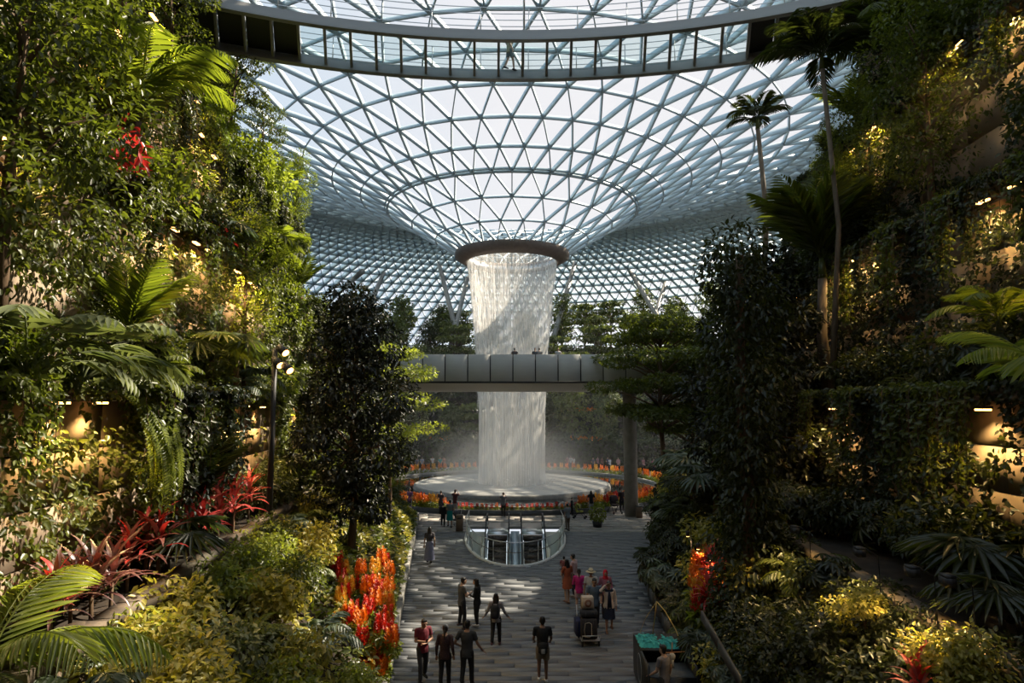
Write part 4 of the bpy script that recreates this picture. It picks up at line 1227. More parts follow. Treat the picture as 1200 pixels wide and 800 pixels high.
# ---- singled-out plants of the sunlit bank
def L_(i, px, name, v, f=.5, scale=1.0, rotz=None, dz=0.0, label=None, py=400, side=-1):
    return on_ledge(side, i, name, v, ledge_y(side, i, px, f, py), f, scale, rotz, dz, None, label)
L_(2, 165, 'feather_palm', 0, .0, 1.45, label='sunlit yellow-green palm below the highest lamps of the sunlit bank', py=150)
L_(1, 150, 'feather_palm', 1, .4, 1.1, label='upright bright palm with spread fronds above the hanging fern')
L_(1, 250, 'fan_palm', 0, .3, 1.15, label='fan palm beside the stone clad wall at the middle of the sunlit bank')
L_(2, 300, 'fan_palm', 0, .3, 1.3, label='large fan palm under the row of paired lamps on the sunlit bank', py=260)
L_(2, 352, 'feather_palm', 1, .3, 1.2, label='upright palm standing out against the steel lattice at the end of the sunlit bank', py=300)
L_(1, 96, 'philodendron', 2, -.25, 1.45, label='large grey-green split-leaved philodendron at eye level near the hanging fern', py=420)
L_(1, 30, 'philodendron', 2, -.25, 1.35, label='grey-green philodendron at eye level nearest to the viewer', py=450)
L_(1, 180, 'philodendron', 1, .1, 1.0, label='green philodendron between the hanging fern and the fan palm')
yh = ledge_y(-1, 1, 148, -.25, 470)
put('hanging_fern', 0, '', 'fern', (bx(-1, 6.45, yh), yh, 7.72), 0.05, 1.05, label='long curtain of hanging fern fronds below the eye-level ledge')
L_(0, 235, 'dark_palm', 1, .3, .95, label='dark grassy palm under the eye-level lamps of the sunlit bank', py=540)
L_(0, 200, 'fan_palm', 2, .2, 1.0, label='dark fan palm behind the red cordylines', py=560)
L_(0, 330, 'fan_palm', 0, .5, 1.0, label='fan palm at the foot of the black lamp pole', py=560)
for k, (px, v, f, sc) in enumerate([(272, 0, .02, 1.6), (256, 0, .2, 1.6), (238, 0, .02, 1.4), (290, 0, .3, 1.5), (222, 0, .4, 1.3)]):
    L_(0, px, 'cordyline', v, f, sc, label=f'{ordinal(k)} of the bright red cordylines at the end of the pale sleeper edge', py=620)
for k, (px, v, f, sc) in enumerate([(186, 2, .02, 1.55), (170, 2, .3, 1.5), (112, 1, .02, 1.4), (88, 1, .3, 1.35), (66, 2, .02, 1.3), (132, 1, .1, 1.3), (60, 0, .5, 1.0), (150, 2, .4, 1.3)]):
    L_(0, px, 'cordyline', v, f, sc, label=f'{ordinal(k)} of the purple-red cordylines along the near sleeper edge', py=660)
pc = at(-10, 640, 8.6)
put('coconut_palm', 0, '', 'palm', (pc.x, pc.y, 4.0), 1.6, 1.0, label='large sunlit palm with drooping pale fronds at the near end of the sunlit bank')
L_(3, 308, 'slender_tree', 0, .5, 1.05, label='airy slender tree silhouetted against the roof glass beside the sunlit bank', py=200)
L_(1, 8, 'slender_tree', 2, .6, 1.5, label='bare-trunked tree at the near edge of the sunlit bank', py=300)
L_(1, 290, 'slender_tree', 1, .7, 1.15, label='thin trunked tree before the stone wall of the sunlit bank', py=350)
L_(3, 345, 'slender_tree', 1, .2, .9, label='bushy small tree at the far end of the third ledge', py=260)
dt = at(409, 700, 25.0)
put('dark_tree', 0, '', 'tree', (dt.x, dt.y, 1.1), .4, .98, label='tall dense dark tree rising from the slope of the sunlit bank')
lt = at(456, 560, 34)
put('layered_tree', 1, '', 'tree', (lt.x, lt.y, .5), 1.0, 1.02, label='lime green layered tree behind the dense dark tree')
for k, (px, py, yy_, v) in enumerate([(412, 640, 26.5, 2), (432, 615, 30.5, 1), (458, 600, 40, 1)]):
    p = atz(px, py, 1.0)
    put('slender_tree', v, 'young thin-trunked tree beside the walk', 'tree', (p.x, p.y, .6), None, .85, (-1, 9))
# ---- singled-out plants of the shaded bank
def R_(*a, **k):
    return L_(*a, side=1, **k)
R_(1, 962, 'foxtail_palm', 0, .3, 1.32, label='big backlit palm with broad upright fronds on the eye-level ledge', py=260)
R_(2, 885, 'tall_palm', 0, .35, 1.2, label='tall thin palm standing clear against the roof lattice', py=140)
R_(1, 955, 'tall_palm', 2, .1, .97, label='dark crowned palm reaching up to the end of the glass footbridge', py=80)
R_(1, 1165, 'feather_palm', 0, .3, .75, label='large feather palm beside the near end of the shaded bank', py=300)
R_(1, 1225, 'coconut_palm', 0, -.1, .9, label='palm with long pale fronds entering from the near end of the shaded bank', py=400)
R_(3, 1000, 'feather_palm', 1, .3, 1.2, label='backlit feather palm under the dark crowned palm', py=90)
R_(2, 985, 'fan_palm', 0, .3, 1.2, label='fan palm below the dark crowned palm', py=180)
R_(2, 1085, 'slender_tree', 2, .5, 1.35, label='slender trunked tree before the bare brown panel wall', py=150)
R_(2, 1015, 'slender_tree', 2, .6, 1.15, label='thin lamp-lit trunk beside the big backlit palm', py=200)
vt = at(880, 740, 17.5)
put('vine_tree', 0, '', 'tree', (vt.x, vt.y, 1.6), .3, 1.0, label='tall tree trunk wrapped in dark climbing leaves on the shaded bank')
vt = at(870, 600, 23)
put('dark_tree', 0, '', 'tree', (vt.x + .8, vt.y, 1.6), 2.2, 1.02, label='tall dark bushy tree behind the leaf-wrapped trunk')
tt = at(778, 600, 40.0)
put('layered_tree', 0, '', 'tree', (tt.x, tt.y, .0), .2, 1.12, label='large layered tree spreading in front of the bridge end and column')
tt = at(808, 600, 41.5)
put('layered_tree', 0, '', 'tree', (tt.x + .4, tt.y, .0), 1.9, .95, label='second layered tree behind the large one, by the shaded bank')
for k, (px, py, yy_, v, sc) in enumerate([(812, 545, 27, 1, 1.25), (838, 560, 24, 1, 1.1), (806, 600, 28, 1, 1.0)]):
    p = at(px, py, yy_)
    put('fan_palm', v, 'broad grey-green fan palm below the layered trees', 'palm', (p.x, p.y, p.z - 1.0), None, sc, (1, 9))
for k, (px, py, yy_, v, sc) in enumerate([(738, 690, 23.4, 0, 1.15), (752, 660, 25.0, 1, 1.1), (775, 640, 26, 1, 1.2), (790, 610, 27.5, 0, 1.1), (770, 600, 31, 1, 1.1), (835, 730, 17.0, 0, .9), (812, 740, 18, 0, .8), (842, 775, 15.5, 0, .8), (800, 700, 19.6, 2, .9)]):
    p = at(px, py, yy_)
    xx = max(p.x + .35, right_edge(p.y) + .25)
    put('umbrella_shrub', v, 'umbrella-leaved shrub leaning over the kerb', 'plant', (xx, p.y, .9), None, sc, (1, 9))
p = at(700, 615, 41.3)
t = thing('potted_shrub', 'small round bright green shrub in a black pot on the walk', 'plant', (5.31, 41.2, 0))
MB().add(*tube([(0, 0, 0), (0, 0, .35)], [.26, .33], 12)).build('pot', M['dark_metal'], t)
mb = MB(); blob_leaves(mb, (0, 0, .85), (.55, .55, .55), 420, .16, .09); mb.build('foliage', M['leaf_fresh'], t)

# ---- flowers
def flower_bed(side, spots, key, phrase):
    for (px, py, d, v, sc) in spots:
        p = at(px, py, d)
        put('celosia', v, [f'red {phrase}', f'orange {phrase}', f'yellow {phrase}'][v], 'flower', (p.x, p.y, p.z - .75 * sc), None, sc, key)
sp_ = []
for k in range(40):                     # the big bed by the sunlit walk
    t_ = k / 39
    sp_.append((426 + rng.uniform(-34, 30) + 5 * t_, 648 + 84 * t_ + rng.uniform(-10, 10), 21.8 - 4.0 * t_, [0, 0, 1, 0, 2, 1, 0, 2, 1][k % 9], .88))
flower_bed(-1, sp_, (-1, 8), 'plumed celosia in the upper bed beside the walk')
sp_ = []
for k in range(24):
    t_ = k / 23
    sp_.append((448 - 10 * t_ + rng.uniform(-11, 9), 722 + 58 * t_, 20.0 - 2.6 * t_, [1, 2, 0, 1, 0, 2][k % 6], .85))
flower_bed(-1, sp_, (-1, 7), 'plumed celosia in the lower bed beside the walk')
sp_ = []
for k in range(13):
    sp_.append((829 + rng.uniform(-16, 18), 652 + 3.6 * k, 19.6 - .12 * k, [1, 0, 0, 1, 2][k % 5], 1.15))
flower_bed(1, sp_, (1, 8), 'plumed celosia lit by the garden spotlights')
for k, (px, py, d, v) in enumerate([(835, 655, 19, 0), (830, 690, 18, 0), (1076, 795, 9.6, 0)]):
    p = at(px, py, d)
    put('cordyline', v, 'pink-red cordyline low on the slope', 'plant', (p.x, p.y, p.z - .8), None, 1.15, (1, 8))
# ring of flowers round the pool
RING = [celosia_mesh('celosia', pl, 3) for pl in ('plume_red', 'plume_orange', 'plume_yellow')]
LOWR = [celosia_mesh('celosia', pl, 3) for pl in ('plume_red', 'plume_orange')]
RING_LIST = []
for row, (r0_, n) in enumerate(((14.25, 128), (13.78, 122))):
    for k in range(n):
        a = 2 * PI * (k + .5 * row) / n
        r = r0_ + .10 * math.sin(k * 2.7)
        x, y = CX + r * math.sin(a), CY - r * math.cos(a)
        if row == 1 and y > 62: continue
        front_mid = y < 50 and abs(x) < 4.6
        v = [1, 1, 0, 2, 1, 2, 0, 1, 2][int(k / 1.5 + rng.uniform(-.8, .8)) % 9]
        if y > 60: v = [1, 1, 2][k % 3]
        if front_mid: v = int(k % 5 == 0)
        me = LOWR[v] if front_mid else RING[v]
        col = ['red', 'orange', 'yellow'][v]
        where = 'low bed behind the escalators' if front_mid else ('near side of the pool' if y < 60 else 'far side of the pool')
        where = ('front row, ' if row == 0 else 'rear row, ') + where if y < 62 else where
        o = link('celosia', me, None, (x, y, .24), rng.uniform(0, 6), (.52 if front_mid else 1.05) * rng.uniform(.9, 1.1), category='flower', group='plumed flowers ringing the pool')
        RING_LIST.append((col, where, x, o))
byc = {}
for col, where, x, o in RING_LIST:
    byc.setdefault((col, where), []).append((x, o))
for (col, where), l_ in byc.items():
    for k, (x, o) in enumerate(sorted(l_, key=lambda t: t[0])):
        o['label'] = f'{ordinal(k)} {col} plumed flower from the left, {where}'

for k, (px, py, d_) in enumerate([(150, 742, 10.6), (185, 728, 11.2), (215, 752, 11.0), (170, 778, 10.0), (240, 790, 10.3), (205, 790, 9.9), (345, 655, 18.5), (368, 640, 19.5), (330, 680, 17.0), (300, 690, 15.5), (370, 618, 20.5)]):
    p = at(px, py, d_)
    put('golden_shrub', k % 3, '', 'plant', (p.x, p.y, p.z - .75), None, .78, label=f'{ordinal(k)} golden leaved shrub ' + (f'in the sunny patch below the near sleeper edge' if k < 6 else f'of the sunny patch beside the dense dark tree'))
for k, (px, py) in enumerate([(1122, 735), (1096, 745), (1012, 690), (992, 700), (938, 655), (1135, 770)]):  # gold leaf colour stands in for lamplight on dark shrubs
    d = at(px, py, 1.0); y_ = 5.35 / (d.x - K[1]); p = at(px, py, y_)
    put('golden_shrub', k % 3, '', 'plant', (p.x, p.y, p.z - .55), None, .5, label=f'{ordinal(k)} shrub with lamplight yellow leaf colour on the shaded bank from the near end' if k < 5 else 'shrub with lamplight yellow leaf colour lowest on the shaded bank')

# ---- everything else along the ledges
W_SUN = [['sword_fern', 'mid_shrub', 'dark_shrub', 'fresh_shrub', 'philodendron', 'pale_shrub'], ['mid_shrub', 'fresh_shrub', 'sword_fern', 'philodendron', 'dark_shrub', 'fan_palm', 'feather_palm'],
         ['fresh_shrub', 'mid_shrub', 'sword_fern', 'feather_palm', 'dark_shrub', 'croton', 'fan_palm', 'fresh_shrub'], ['fresh_shrub', 'lime_shrub', 'feather_palm', 'mid_shrub', 'slender_tree', 'sword_fern'], ['slender_tree', 'fresh_shrub', 'slender_tree', 'mid_shrub']]
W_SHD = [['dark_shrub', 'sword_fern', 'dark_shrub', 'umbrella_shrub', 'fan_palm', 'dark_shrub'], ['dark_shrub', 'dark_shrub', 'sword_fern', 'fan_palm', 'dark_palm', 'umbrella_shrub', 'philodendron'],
         ['dark_shrub', 'dark_shrub', 'dark_palm', 'sword_fern', 'fan_palm', 'slender_tree'], ['dark_shrub', 'dark_palm', 'dark_shrub', 'slender_tree', 'mid_shrub'], ['slender_tree', 'dark_shrub', 'slender_tree', 'dark_shrub']]  # mostly dark kinds, so the bank's shade is put into the leaf colour
def px_of(p):
    return cam_px(p)
for side in (-1, 1):
    W = W_SUN if side < 0 else W_SHD
    DARK = {'fan_palm': 2, 'philodendron': 1, 'umbrella_shrub': 1, 'sword_fern': 2}  # darker leaf copies that carry the shade of the shaded bank
    for i in range(5):
        y = 6.0 if i < 3 else 8.0
        while y < (WEND[side][i - 1] if i else YEND[side]) - (.5 if i < 4 else 2.5):
            name = W[i][rng.integers(len(W[i]))]
            v = rng.integers(NVAR[name])
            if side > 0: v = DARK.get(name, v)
            sc = rng.uniform(.85, 1.25) * (1.2 if i > 2 else 1.0)
            if side > 0 and i == 3 and y > 24: sc *= .65; name = 'mid_shrub' if name == 'slender_tree' else name; v = rng.integers(NVAR[name])
            if 'shrub' in name: sc *= 1.25
            f = rng.uniform(.15, .9)
            q = px_of((bx(side, LRANGE[side][i][0], y), y, LEDGE[side][i]))
            if side < 0 and i == 0 and 40 < q[0] < 312:
                name = 'sword_fern' if rng.random() < .5 else 'dark_shrub'; sc = .6; v = rng.integers(NVAR[name]); f = .9
            if side > 0 and i == 2 and 1050 < q[0] < 1215:
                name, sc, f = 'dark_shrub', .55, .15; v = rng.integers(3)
            if -160 < q[0] < 1360 and q[1] > -140:
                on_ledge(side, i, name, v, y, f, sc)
            if i in (1, 2, 3) and rng.random() < .62 and -60 < q[0] < 1260 and q[1] > -60 and not (side > 0 and i == 3 and 1030 < q[0] < 1215) and not (side < 0 and i < 3 and 250 < q[0] < 322):
                vv = rng.integers(3) if side < 0 else rng.integers(2)
                put('trailing_vine', vv, PHRASE['trailing_vine'], 'vine', (bx(side, LRANGE[side][i][0] - .25 - (.5 if i == 1 else .4), y + .6), y + .6, LEDGE[side][i]), (0 if side < 0 else PI), rng.uniform(.75, 1.1), (side, i))
            y += rng.uniform(1.0, 1.6) * (1.0 if i < 3 else 1.25)
# ---- slopes
for side in (-1, 1):
    names = ['golden_shrub', 'lime_shrub', 'fresh_shrub', 'fresh_shrub', 'pale_shrub', 'mid_shrub', 'sword_fern', 'philodendron'] if side < 0 else ['dark_shrub', 'umbrella_shrub', 'dark_shrub', 'sword_fern', 'golden_shrub', 'philodendron', 'fan_palm', 'dark_shrub']
    for r_, u in enumerate((.12, .38, .64, .88)):
        y = 8.5 + r_ * .4
        while y < (41 if side < 0 else 38):
            name = names[rng.integers(len(names))]
            p = (slope_x(side, y, u), y, slope_z(side, y, u))
            q = px_of(p)
            if side < 0 and 372 < q[0] < 475 and 600 < q[1] < 800 and u < .75:
                y += .9; continue
            if -80 < q[0] < 1280 and q[1] < 900:
                if side < 0 and 450 < q[0] < 484 and 590 < q[1] < 670: y += 1.0; continue
                if side > 0 and y < 15 and name in ('fan_palm', 'philodendron', 'golden_shrub'): name = 'dark_shrub'
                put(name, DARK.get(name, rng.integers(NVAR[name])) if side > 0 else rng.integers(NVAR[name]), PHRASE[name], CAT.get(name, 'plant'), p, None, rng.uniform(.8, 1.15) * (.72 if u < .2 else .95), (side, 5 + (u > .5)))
            y += rng.uniform(1.3, 2.0)

# ---- creeping leaves over the walls and between the plants: nobody could count them
GAPS = {(-1, 1): [(-30, 150, 45, 235), (-20, 315, 42, 360), (262, 318, 306, 425)], (-1, 0): [(272, 478, 318, 548)], (-1, 2): [(136, 48, 160, 92)],
        (1, 2): [(1074, 80, 1182, 206)], (1, 1): [(1104, 262, 1142, 322)], (1, 0): [(1168, 555, 1210, 650), (1100, 500, 1140, 520)]}
def creeper(side, wi, n, mat, ph):
    z0, z1, X0 = WALLS[side][wi]
    y = rng.uniform(5, WEND[side][wi], n * 2); z = rng.uniform(z0 + .1, z1 + .35, n * 2)
    a = wav(y * .9, z * 1.1, 1, ph); b = wav(y * 2.1, z * 2.3, 1, ph + 4)
    keep = (a * .6 + b * .4 + (z - z0) / (z1 - z0) * .25) > .34
    for (x0, y0_, x1, y1_) in GAPS.get((side, wi), []):
        c, s = math.cos(PITCH), math.sin(PITCH)
        xx = side * (X0 - .2 + K[side] * y); dz = z - CAM_H; f = y * c + dz * s
        px = 600 + 760 * xx / f; py = 400 - 760 * (-y * s + dz * c) / f
        keep &= ~((px > x0) & (px < x1) & (py > y0_) & (py < y1_) & (rng.random(n * 2) < .97))
    y, z, a, b = y[keep][:n], z[keep][:n], a[keep][:n], b[keep][:n]
    k = len(y)
    off = .06 + .75 * a * b + rng.uniform(0, .18, k)
    ke = rng.random(k) < .22                              # a share hangs over the ledge edge above
    z = np.where(ke, z1 + .42 - rng.exponential(.28, k), z); off = np.where(ke, rng.uniform(.30, .62, k), off)
    ok = np.ones(k, bool)
    for (sd, lp) in LAMPS:
        if sd == side and abs(lp.z - z1) < .5:
            ok &= ~((np.abs(y - lp.y) < .55) & (z < lp.z + .12) & (z > lp.z - 1.1) & (off > .12 + .3 * (lp.z - z)))
    y, z, a, b, off = y[ok], z[ok], a[ok], b[ok], off[ok]; k = len(y)
    P = np.stack([side * (X0 - off + K[side] * y), y, z], 1)
    D = rand_dir(k) * .8 + np.array([-side * .5, 0, -.7]); N = rand_dir(k) * .5 + np.array([-side * .7, -.25, .55])
    s = rng.uniform(.7, 1.3, k) * (.085 + .0036 * y)
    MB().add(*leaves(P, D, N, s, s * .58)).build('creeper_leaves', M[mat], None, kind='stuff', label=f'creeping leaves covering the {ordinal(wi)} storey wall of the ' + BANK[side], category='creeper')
for side in (-1, 1):
    for wi in range(4):
        creeper(side, wi, 24000 if wi < 3 else 15000, (['leaf_mid', 'leaf_mid', 'leaf_mid', 'leaf_fresh'] if side < 0 else ['leaf_dark', 'leaf_dark', 'leaf_dark', 'leaf_dark'])[wi], wi * 1.9 + side)  # shaded bank takes darker leaves, its shade painted into them
def slope_cover(side, n, mat, ph, lo, hi):
    y = rng.uniform(7, YEND[side] + 1, n); u = rng.uniform(0.02, .97, n)
    a = wav(y * 1.2, u * 5, 1, ph)
    keep = (a > lo) & (a < hi); y, u, a = y[keep], u[keep], a[keep]; k = len(y)
    P = np.array([[slope_x(side, q, w), q, slope_z(side, q, w)] for q, w in zip(y, u)])
    P[:, 2] += .05 + .42 * a * rng.uniform(0, 1, k)
    D = rand_dir(k) * [1, 1, .5] + np.array([-side * .4, 0, .1]); N = rand_dir(k) * .5 + np.array([-side * .3, -.2, .9])
    s = rng.uniform(.7, 1.3, k) * (.13 + .004 * y)
    MB().add(*leaves(P, D, N, s, s * .55)).build('ground_leaves', M[mat], None, kind='stuff', label='low leaves carpeting the slope of the ' + BANK[side], category='ground cover')
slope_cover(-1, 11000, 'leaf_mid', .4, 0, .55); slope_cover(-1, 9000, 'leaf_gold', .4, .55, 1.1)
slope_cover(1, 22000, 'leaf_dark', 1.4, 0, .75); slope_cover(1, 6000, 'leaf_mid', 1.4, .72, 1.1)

# ---- forest behind the pool
rows = [(24.5, 0.0, 15, 1.0), (30.5, 6.4, 17, 1.0), (36.5, 10.0, 18, 1.0), (42.5, 13.6, 20, .95), (48.5, 16.3, 24, .85)]
for r_, (R_0, z, cnt, sc) in enumerate(rows):
    for k in range(cnt):
        a = -1.25 + 2.5 * (k + .5 + rng.uniform(-.25, .25)) / cnt
        r = R_0 + rng.uniform(-.8, 1.4)
        x, y = CX + r * math.sin(a), CY + r * math.cos(a)
        q = px_of((x, y, z + 5))
        if not (330 < q[0] < 900):
            continue
        put('far_tree', rng.integers(4), 'forest tree', 'tree', (x, y, z), None, sc * rng.uniform(.8, 1.15), ('f', r_), None, None, x)
def belt(n, r0, r1, z, h, name, label, mat='leaf_far'):
    a = rng.uniform(-1.4, 1.4, n); r = rng.uniform(r0, r1, n); b = wav(a * 14, r * .6, 1, 1)
    P = np.stack([CX + r * np.sin(a), CY + r * np.cos(a), z + h * b * rng.uniform(0, 1, n) ** .6], 1)
    s = rng.uniform(.7, 1.3, n) * .42
    MB().add(*leaves(P, rand_dir(n) + [0, -.4, -.2], rand_dir(n) * .5 + [0, -.3, .8], s, s * .6)).build(name, M[mat], None, kind='stuff', label=label, category='undergrowth')
for k, (r, z0, z1) in enumerate(FT):
    belt(7000, r - .9, r + (5 if k < 4 else 8), z1 - .4, 1.7, 'undergrowth', f'undergrowth on the {ordinal(k)} terrace behind the pool')
    a = rng.uniform(-1.4, 1.4, 6000); z = rng.uniform(z0, z1 + .3, 6000); r_ = r - .1 - rng.uniform(0, .7, 6000)
    P = np.stack([CX + r_ * np.sin(a), CY + r_ * np.cos(a), z], 1)
    MB().add(*leaves(P, rand_dir(6000) + [0, -.4, -.7], rand_dir(6000) * .5 + [0, -.8, .5], .42, .25)).build('creeper_leaves', M['leaf_dark'], None, kind='stuff', label=f'creeping leaves on the {ordinal(k)} terrace wall behind the pool', category='creeper')
# orange flower troughs and string lights on the far terraces
for k, (px, py, w_, d, nm) in enumerate([(514, 518, 2.6, 82, 'left of the waterfall'), (690, 517, 4.6, 82, 'right of the waterfall'), (682, 483, 6.0, 88, 'higher, right of the waterfall')]):
    p = at(px, py, d)
    t = thing('flower_trough', f'long trough of orange flowers on a far terrace {nm}', 'flower trough', p)
    MB().add(*bbox2((-w_ / 2, -.2, -.3), (w_ / 2, .2, 0))).build('trough', M['wood_panel'], t)
    mb = MB(); n = int(w_ * 40)
    P = np.stack([rng.uniform(-w_ / 2, w_ / 2, n), rng.uniform(-.25, .25, n), rng.uniform(0, .5, n)], 1)
    mb.add(*leaves(P, rand_dir(n) + [0, 0, .5], rand_dir(n), .3, .2)); mb.build('blossoms', M['plume_orange'], t)
    for q in range(int(w_ / 1.1)):
        MB().add(*ball((-w_ / 2 + .5 + q * 1.1, -.3, .1), .07, 6, 4)).build('bulb', M['red_glow'], t)

for k, (px, py, w_, h_) in enumerate([(557, 482, .9, 1.5), (568, 483, .7, 1.2), (578, 482, .9, 1.3), (602, 478, .7, 1.2), (498, 472, .4, .4)]):
    p = at(px, py, 89)
    t = thing('lit_shop_window', f'{ordinal(k)} small bright shop window glowing behind the waterfall from the left' if k < 4 else 'small round light glowing in the trees left of the waterfall', 'window', p)
    MB().add(*bbox2((-w_ / 2 - .08, 0, -h_ / 2 - .08), (w_ / 2 + .08, .3, h_ / 2 + .08))).build('frame', M['dark_metal'], t)
    MB().add(*bbox2((-w_ / 2, -.04, -h_ / 2), (w_ / 2, .02, h_ / 2))).build('pane', M['window_glow'], t)

# ---- give every plant a label of its own
WHERE = {('f', 0): 'row at the walk behind the pool', ('f', 1): 'second forest row behind the pool', ('f', 2): 'third forest row behind the pool', ('f', 3): 'fourth forest row behind the pool', ('f', 4): 'skyline row under the far roof'}
by = {}
for root, phrase, key, pos in PLANTS:
    by.setdefault((phrase, key), []).append((pos, root))
for (phrase, key), lst in by.items():
    lst.sort(key=lambda t: t[0])
    side, i = key
    for k, (_, root) in enumerate(lst):
        if side == 'f':
            w = f'{ordinal(k)} {phrase} from the left in the {WHERE[key]}'
        else:
            where = {0: 'lowest planter', 1: 'eye-level ledge', 2: 'second ledge', 3: 'third ledge', 4: 'top ledge', 5: 'lower slope', 6: 'upper slope', 7: 'slope', 8: 'slope', 9: 'foot'}[i]
            w = f'{ordinal(k)} {phrase} from the near end' + ('' if ' bed ' in phrase or 'spotlights' in phrase else f', {where}, {BANK[side]}')
        root['label'] = w

# ================================================================== PEOPLE
SKIN = [solid('skin_tan', (0.30, 0.165, 0.105), .55), solid('skin_fair', (0.42, 0.26, 0.18), .55), solid('skin_brown', (0.16, 0.085, 0.055), .55)]
HAIR = solid('hair_black', (0.012, 0.010, 0.009), .4)
EYE = solid('eye', (0.02, 0.015, 0.012), .2)
LIP = solid('lip', (0.25, 0.07, 0.06), .5)
_cloth = {}
def cloth(c, pattern=None):
    key = (tuple(c), pattern)
    if key not in _cloth:
        if pattern:
            m, n, out = new_mat('patterned_cloth')
            tcn = n.nodes.new('ShaderNodeTexCoord'); w = n.nodes.new('ShaderNodeTexVoronoi'); w.inputs['Scale'].default_value = 22
            n.links.new(tcn.outputs['Object'], w.inputs['Vector'])
            r = n.nodes.new('ShaderNodeValToRGB'); r.color_ramp.elements[0].color = (*pattern, 1); r.color_ramp.elements[1].color = (*c, 1)
            r.color_ramp.elements[0].position = .18; r.color_ramp.elements[1].position = .3
            n.links.new(w.outputs['Distance'], r.inputs[0])
            b = n.nodes.new('ShaderNodeBsdfPrincipled'); b.inputs['Roughness'].default_value = .85
            n.links.new(r.outputs[0], b.inputs['Base Color']); n.links.new(b.outputs[0], out.inputs[0])
            _cloth[key] = m
        else:
            _cloth[key] = solid('cloth', c, .85, 0, .12, 14)
    return _cloth[key]

REMESH = []                             # (object, voxel): made into one continuous skin all at once below
def v3(*a):
    return np.array(a, float)

